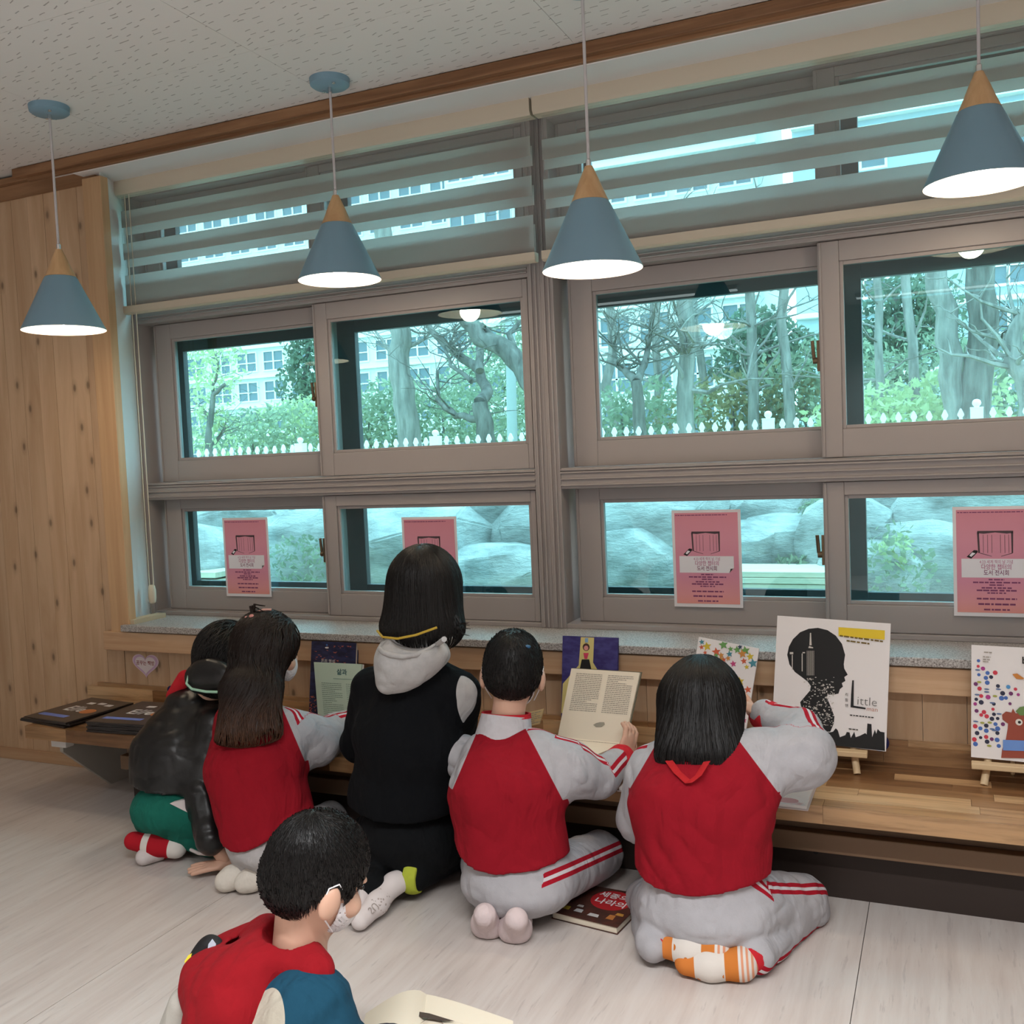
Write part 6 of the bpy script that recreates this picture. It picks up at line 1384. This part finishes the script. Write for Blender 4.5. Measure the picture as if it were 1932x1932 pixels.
# ===== girl with the ponytail
M_HAIRB = hair_mat('brown_tipped_hair', (.005, .003, .0025), (.018, .009, .006), (.38, .60, (.20, .08, .035)))
def kid_ponytail():
    t = thing('person', 'child with long half-tied brown-tipped hair in a red and grey tracksuit', 'person', (T(500, 1650, 2.40)[0], 2.42, 0), 'children reading at the bench')
    pel, ch, sh = T(512, 1575, 2.415), T(478, 1448, 2.45), T(464, 1365, 2.51); lat = (.93, .37, 0)
    torso = U([tp(pel-np.array([0, 0, .04]), ch, (.152, .125), (.150, .12), lat), tp(ch, sh, (.150, .12), (.108, .085), lat)], .05)
    sr = [T(535, 1385, 2.53), T(592, 1398, 2.62), T(628, 1382, 2.72), T(656, 1368, 2.80)]; sl = [T(400, 1372, 2.56), T(388, 1440, 2.64), T(420, 1420, 2.80), T(450, 1400, 2.86)]
    SR, SL = sleeve(sr, [.084, .080, .058, .048]), sleeve(sl, [.062, .052, .045, .04])
    jk = folds(U([torso, (SR, .045), (SL, .04)], .03), .010, (7, 7, 6), 11, [[1, 0, .8], [0, 1, 0], [-.6, 0, 1]])
    zb = T(480, 1612, 2.29)[2]
    seam = raglan(torso, [(SR, T(527, 1322, 2.45), T(582, 1452, 2.45), (1, .3, 0)), (SL, T(415, 1325, 2.45), T(375, 1400, 2.45), (-1, -.3, 0))])
    st = only(limb_stripe([T(530, 1340, 2.56)]+sr, [(.1, .3, 1), (.1, .3, 1), (0, .0, 1), (.3, -.4, .8)]), lambda P: P[:, 0] > T(520, 1350, 2.5)[0])
    top = blob('tracksuit_top', cut(jk, lambda P: zb+.006*np.sin(P[:, 0]*20)+2.2*(P[:, 0]-pel[0]+.06)**2-P[:, 2]), .006, M_UNI, t, {'seam': seam, 'stripe': st})
    cuff(sr[2], sr[3], .047, M_REDRIB, top)
    rk, lk = T(622, 1545, 2.80), T(470, 1560, 2.80); ra, la = onz(505, 1640, .06), onz(465, 1638, .06)
    legs = folds(U([el(T(512, 1592, 2.42), (.145, .125, .072)), (rc(T(560, 1585, 2.46), rk, .08, .06), .03), (rc(T(470, 1585, 2.46), lk, .08, .06), .03), (rc(rk, ra, .055, .04), .02), (rc(lk, la, .055, .04), .02)], .03), .004, (14, 14, 14), 12)
    blob('tracksuit_trousers', floor_clip(legs), .006, cloth_mat('pale_grey_trousers', (.44, .42, .42), .95, 300, .4, .15), t)
    M_BS = cloth_mat('beige_sock', (.66, .61, .54), .95, 300, .4, .12)
    for a, b in ((onz(470, 1636, .05), onz(436, 1656, .034)), (onz(508, 1640, .05), onz(472, 1658, .034))):
        a = a-np.array([0, .05, 0]); b = b-np.array([0, .03, 0]); blob('sock', floor_clip(U([rc(a, (a+b)/2, .032, .034), rc((a+b)/2, b, .034, .030)], .02)), .0045, M_BS, t)
    H = Head(T(508, 1228, 2.60), (.62, .75, -.30), (.1, .3, 1))
    body = blob('body', U(H.skin()+[H.neck(sh), (tp(pel, sh, (.11, .08), (.09, .06), lat), .03), (rc(sh, sr[1], .035, .028), .02), (rc(sr[1], sr[3], .026, .021), .02), (rc(sh, sl[1], .035, .028), .02), (rc(sl[1], sl[3], .026, .02), .02), (rc(pel, rk, .055, .045), .03), (rc(pel, lk, .055, .045), .03), (rc(rk, ra, .04, .03), .02), (rc(lk, la, .04, .03), .02)], .02), .0055, M_SKIN, t)
    add_hand(body, sr[3], (.7, .7, -.1), (0, 0, -1), k=.85, curl=.4, thumb=-1); add_hand(body, sl[3], (.7, .7, -.1), (0, 0, -1), k=.85, curl=.4, thumb=1)
    H.eyes(t); H.mask(t)
    lat2 = (1, .5, 0)
    hs_ = U([H.e((0, -.018, .030), (.094, .108, .100)), (tp(T(492, 1235, 2.555), T(472, 1300, 2.475), (.085, .06), (.092, .05), lat2), .05), (tp(T(474, 1300, 2.465), T(470, 1385, 2.385), (.088, .05), (.102, .036), lat2), .04)], .05)
    hv = cut(cut(hs_, lambda P: np.minimum(H.loc(P)[:, 1]-.03, .042-H.loc(P)[:, 2])), lambda P: T(480, 1392, 2.36)[2]+.012*np.sin(P[:, 0]*55)+.008*np.sin(P[:, 0]*131)-P[:, 2])
    hair = blob('hair', folds(hv, .003, (40, 40, 5), 14), .006, M_HAIRB, t); rg = np.random.RandomState(8); tie = T(476, 1166, 2.555)
    n = 2600; sd = H.w((0, -.03, .03))+rg.normal(size=(n, 3))*.09; sd = sd-grad(hs_, sd)*hs_(sd)[:, None]; q = H.loc(sd); sd = sd[(q[:, 1] < .05) & (q[:, 2] > -.06)]
    def dd(P):
        h = P[:, 2] > T(480, 1190, 2.5)[2]; v = nrm((-.15, -.25, -1.0)); return np.where(h[:, None], (tie-P)*4+v*.5, v+.34*np.stack([np.sin(P[:, 2]*38+P[:, 0]*9), 0*P[:, 0], 0*P[:, 0]], 1))
    tube_strands(flow_strands(hs_, sd, dd, .42, 16, .003, .16), .0024, .0006, M_HAIRB, 'hair_strands', hair)
    # scrunchie and sprout of hair above it
    for dx, dz in ((-.012, 0), (.008, .006), (.004, -.008)): blob('hair_bobble', el(tie+np.array([dx, -.012, dz]), (.010, .009, .009)), .003, base_mat('coral_bobble', (.62, .26, .24), .6), t)
    for k in range(10):
        b = tie+np.array([.0, .0, .006]); e = b+np.array([rg.uniform(-.01, .05), .02, rg.uniform(.005, .035)]); m_ = (b+e)/2+np.array([-.012, 0, .022])
        mb = MB(); mb.tube([b, m_, e], [.003, .003, .001], 5); mb.build('loose_lock', M_HAIRB, hair)
    mb = MB(); mb.tube([T(484, 1155, 2.57), T(497, 1150, 2.58), T(512, 1150, 2.60)], .004, 6); mb.build('hair_band', base_mat('salmon_band', (.66, .36, .31), .6), t, smooth=60)
    return t

# ===== child in the leather jacket
def leather():
    m = base_mat('black_leather', (.006, .006, .0065), .36, .45); nt = m.node_tree; n = noise(nt, coords(nt), 26, 4, .6); bump(nt, n.outputs[0], .25, .004); return m
def kid_leather():
    t = thing('person', 'child in a black leather jacket and green trousers leaning on one hand', 'person', (T(320, 1590, 2.55)[0], 2.55, 0), 'children reading at the bench')
    M_LEA = leather(); M_GRN = cloth_mat('green_trousers', (.010, .13, .095), .95, 260, .35, .12)
    pel, ch, sh = T(330, 1515, 2.50), T(336, 1425, 2.54), T(372, 1345, 2.62); lat = (.9, .4, 0)
    torso = U([tp(pel, ch, (.150, .125), (.150, .12), lat), tp(ch, sh, (.150, .12), (.115, .09), lat)], .05)
    sr = [T(405, 1372, 2.57), T(382, 1480, 2.49), T(398, 1585, 2.41)]; sl = [T(318, 1382, 2.58), T(290, 1452, 2.55), T(330, 1440, 2.70), T(370, 1400, 2.84)]
    jk = folds(U([torso, (sleeve(sr, [.072, .058, .050]), .04), (sleeve(sl, [.07, .06, .05, .045]), .04)], .03), .006, (13, 13, 15), 21)
    zb = T(300, 1482, 2.5)[2]
    jb = blob('leather_jacket', cut(jk, lambda P: np.where(P[:, 0] < T(358, 1500, 2.44)[0], T(300, 1492, 2.42)[2]-.1*(P[:, 0]-pel[0])-P[:, 2], -9)), .006, M_LEA, t)
    # collar flap with mint piping, red hood lining
    blob('collar_flap', folds(U([el(T(398, 1274, 2.56), (.092, .038, .058)), (el(T(374, 1284, 2.555), (.048, .03, .040)), .03)], .03), .003, (20, 20, 20), 3), .005, M_LEA, jb)
    mb = MB(); mb.tube([T(367, 1258, 2.55), T(356, 1275, 2.53), T(352, 1290, 2.515), T(362, 1300, 2.51), T(388, 1305, 2.51), T(418, 1306, 2.51)], .0045, 8); mb.build('mint_piping', base_mat('mint_cord', (.36, .62, .47), .6), jb, smooth=70)
    blob('red_lining', U([rc(T(327, 1312, 2.60), T(350, 1280, 2.61), .024, .030)], .02), .005, M_REDRIB, jb)
    la, ra, lk, rk = T(345, 1585, 2.46), T(400, 1590, 2.50), T(300, 1510, 2.74), T(400, 1510, 2.78)
    legs = folds(U([el(T(325, 1522, 2.485), (.140, .125, .090)), (rc(T(300, 1535, 2.50), lk, .085, .07), .03), (rc(T(370, 1535, 2.50), rk, .085, .07), .03), (rc(onz(345, 1562, .1), onz(398, 1588, .055), .065, .05), .03)], .03), .005, (14, 14, 14), 22)
    trs = blob('trousers', floor_clip(legs), .006, M_GRN, t)
    mb = MB(); q = [hit(legs, *c, 2.1, 2.7, .006) for c in ((320, 1516), (352, 1508), (360, 1536))]; mb.prism([(0, 0), (1, 0), (0, 1)], q[0], q[1]-q[0], q[2]-q[0], np.array([.006, .03, .003])); mb.build('pocket_lining', M_WSOCK, trs)
    mb = MB(); mb.tube([T(360, 1603, 2.44), T(375, 1610, 2.41), T(395, 1612, 2.40), T(406, 1609, 2.41)], .0055, 6); mb.build('white_hem', M_WSOCK, trs, smooth=70)
    M_RS = base_mat('red_white_sock', (.5, .02, .03), .95, .1); nt = M_RS.node_tree; s = attr(nt, 'along')
    b1 = mth(nt, 'LESS_THAN', mth(nt, 'ABSOLUTE', mth(nt, 'SUBTRACT', s, .085)), .013); b2 = mth(nt, 'GREATER_THAN', s, .166); c = mixc(nt, mth(nt, 'MAXIMUM', b1, b2), (.42, .015, .025), (.70, .66, .62)); setc(nt, c)
    toe, heel = onz(277, 1574, .07), onz(352, 1588, .05); toe = toe-np.array([0, .06, 0]); heel = heel-np.array([0, .05, 0]); ax = nrm(heel-toe)
    blob('sock', floor_clip(U([rc(toe, (toe+heel)/2, .030, .038), rc((toe+heel)/2, heel, .038, .036)], .02)), .0045, M_RS, t, {'along': lambda P: (P-toe+ax*.03)@ax})
    a2, b2_ = onz(312, 1598, .034), onz(285, 1610, .028); a2 = a2-np.array([0, .03, 0]); b2_ = b2_-np.array([0, .03, 0]); ax2 = nrm(a2-b2_)
    blob('sock', floor_clip(U([rc(a2, b2_, .034, .028)], .02)), .0045, M_WSOCK, t)
    blob('sock_heel', floor_clip(rc(a2+ax2*.012, a2+ax2*.05, .035, .034)), .0045, M_REDRIB, t)
    H = Head(T(434, 1244, 2.68), (.55, .8, -.35), (.1, .3, 1))
    wr = T(418, 1612, 2.425); body = blob('body', U(H.skin()+[H.neck(sh), (tp(pel, sh, (.11, .08), (.09, .06), lat), .03), (rc(sh, sr[1], .035, .028), .02), (rc(sr[1], sr[2], .027, .026), .02), (rc(sr[2], wr, .026, .022), .02), (rc(sh, sl[1], .035, .028), .02), (rc(sl[1], sl[3], .026, .02), .02), (rc(pel, rk, .055, .045), .03), (rc(pel, lk, .055, .045), .03)], .02), .0055, M_SKIN, t)
    hw = onz(428, 1628, .035); body_h = add_hand(body, hw, (-.80, -.55, -.08), (.15, .2, -1), k=1.0, curl=.05, thumb=-1, spread=.5)
    V, Fq = polygonize(U([rc(wr, hw+np.array([0, 0, .012]), .023, .019)], .01), .004, .012); join_mesh(body, V, Fq)
    add_hand(body, sl[3], (.7, .7, -.1), (0, 0, -1), k=.85, curl=.4, thumb=1)
    H.eyes(t); H.mask(t, False)
    hs_ = U([H.e((0, -.018, .030), (.094, .108, .100)), (tp(T(422, 1250, 2.64), T(410, 1282, 2.60), (.092, .08), (.085, .06), lat), .05)], .05)
    hair = blob('hair', cut(hs_, lambda P: np.minimum(H.loc(P)[:, 1]-.03, .042-H.loc(P)[:, 2])), .006, M_HAIR, t); rg = np.random.RandomState(9); n = 1500
    sd = H.w((0, -.03, .03))+rg.normal(size=(n, 3))*.09; sd = sd-grad(hs_, sd)*hs_(sd)[:, None]; sd = sd[H.loc(sd)[:, 1] < .05]
    def dd(P): return np.tile(np.array([-.35, -.2, -1.0]), (len(P), 1))
    tube_strands(flow_strands(hs_, sd, dd, .12, 8, .004, .25), .002, .0005, M_HAIR, 'hair_strands', hair)
    return t

# ===== masked boy in the foreground
def kid_front():
    t = thing('person', 'masked child with short black hair and red hood sitting in the foreground', 'person', (T(560, 1900, 1.5)[0], 1.5, 0))
    M_NAVY = fleece('navy_red_top', (.010, .055, .095), (.42, .38, .31)); M_RHOOD = cloth_mat('red_hood', (.25, .005, .010), .92, 260, .35, .1)
    hc = T(600, 1655, 1.52); H = Head(hc, (.46, .88, -.42), (.25, .25, 1), 1.0)
    sh = T(545, 1862, 1.48); ch = np.array([sh[0]-.06, 1.44, .20]); pel = np.array([sh[0]-.12, 1.42, .10]); lat = (.45, -.9, 0)
    torso = U([tp(pel, ch, (.15, .12), (.15, .115), lat), tp(ch, sh+np.array([-.02, -.03, -.02]), (.15, .115), (.11, .08), lat)], .05)
    s1 = [T(578, 1918, 1.42), T(640, 2020, 1.42), np.array([-.88, 1.50, .13])]; s2 = [sh+np.array([.0, .08, -.09]), sh+np.array([.06, .10, -.18]), np.array([-.94, 1.58, .10])]
    S1, S2 = sleeve(s1, [.092, .066, .045]), sleeve(s2, [.055, .05, .04])
    pc = T(500, 1925, 1.34)
    def seam(P): return np.linalg.norm((P-pc)*np.array([1, .6, 1]), axis=1)-.045
    top = blob('sweatshirt', floor_clip(folds(U([torso, (S1, .04), (S2, .04)], .03), .004, (12, 12, 12), 31)), .006, M_NAVY, t, {'seam': seam})
    ho = U([el(T(455, 1832, 1.43), (.115, .085, .052), [nrm((.85, .1, .5)), nrm(np.cross(nrm((-.5, 0, .85)), nrm((.85, .1, .5)))), nrm((-.5, 0, .85))]), (rc(T(530, 1775, 1.50), T(590, 1835, 1.44), .050, .040), .04), (rc(T(505, 1770, 1.53), T(400, 1815, 1.50), .045, .045), .04), (rc(T(390, 1850, 1.42), T(450, 1900, 1.38), .05, .06), .05), (rc(T(450, 1905, 1.38), T(420, 1960, 1.37), .06, .07), .05)], .04)
    hin = U([el(T(435, 1800, 1.47), (.060, .05, .022), [nrm((.85, .1, .5)), nrm(np.cross(nrm((-.5, 0, .85)), nrm((.85, .1, .5)))), nrm((-.5, 0, .85))]), (H.e((0, -.02, -.09), (.056, .058, .06)), .02)], .02)
    hd = blob('hood', cut(folds(ho, .005, (13, 13, 13), 33), lambda P: -hin(P)), .005, M_RHOOD, top)
    # black lining panel with pale zigzag and yellow flashes
    pn = U([el(T(398, 1795, 1.475), (.034, .02, .030), [nrm((.8, 0, .6)), (0, 1, 0), nrm((-.6, 0, .8))]), (rc(T(395, 1785, 1.47), T(375, 1805, 1.46), .013, .016), .02)], .02)
    lp_ = blob('lining_panel', pn, .004, M_BLACK, hd)
    vw = nrm(CAM-T(385, 1800, 1.45)); ux = nrm(np.cross((0, 0, 1), vw)); uz = np.cross(vw, ux)
    o = T(398, 1793, 1.435)
    mb = MB(); mb.prism([(-.010, -.016), (.006, -.014), (.010, .010), (.004, .020), (-.004, .012)], o, ux, uz, vw*-.01); mb.build('lining_print', base_mat('pale_blue_print', (.42, .47, .55), .7), lp_)
    mb = MB(); mb.prism([(0, 0), (.018, .006), (.012, .014), (.026, .026), (.004, .018), (-.004, .008)], T(352, 1822, 1.435), ux, uz, vw*-.01); mb.build('lining_flash', base_mat('yellow_print', (.72, .60, .03), .7), lp_)
    # grey patterned side of the top, at the lower left
    blob('side_panel', U([rc(T(352, 1895, 1.40), T(330, 1990, 1.40), .035, .05)], .02), .005, cloth_mat('stone_panel', (.40, .38, .34), .9), top)
    legs = U([el(pel+np.array([0, 0, -.02]), (.15, .15, .08)), (rc(pel, (-1.06, 1.30, .10), .085, .065), .03), (rc(pel, (-1.04, 1.62, .10), .085, .065), .03), (rc((-1.06, 1.30, .10), (-.94, 1.46, .05), .058, .045), .02), (rc((-1.04, 1.62, .10), (-.92, 1.52, .05), .058, .045), .02)], .03)
    blob('trousers', floor_clip(folds(legs, .004, (14, 14, 14), 35)), .0065, cloth_mat('dark_trousers', (.03, .035, .05), .9), t)
    for a, b in (((-.94, 1.46, .045), (-.88, 1.56, .033)), ((-.92, 1.52, .045), (-.90, 1.40, .033))): blob('sock', floor_clip(rc(a, b, .035, .03)), .005, M_WSOCK, t)
    nb = T(565, 1800, 1.49)
    body = blob('body', U(H.skin()+[H.neck(nb, .047), (tp(pel, sh, (.11, .08), (.09, .06), lat), .03), (rc(sh, s1[1], .035, .028), .02), (rc(s1[1], s1[2], .027, .021), .02), (rc(sh, s2[1], .035, .028), .02), (rc(s2[1], s2[2], .027, .021), .02), (rc(pel, (-1.06, 1.30, .10), .055, .045), .03), (rc(pel, (-1.04, 1.62, .10), .055, .045), .03)], .02), .0045, M_SKIN, t)
    add_hand(body, s1[2], (.8, .35, .1), (0, .3, 1), k=.9, curl=.5, thumb=-1); add_hand(body, s2[2], (.7, -.1, .0), (0, -.2, 1), k=.9, curl=.5, thumb=1)
    H.eyes(t); H.mask(t); H.shortcap(t, .012, -.074, 12000, .016, None, .006, (0, -.05, .10))
    return t
kid_right_girl(); kid_centre_boy(); kid_hoodie(); kid_ponytail(); kid_leather(); kid_front()
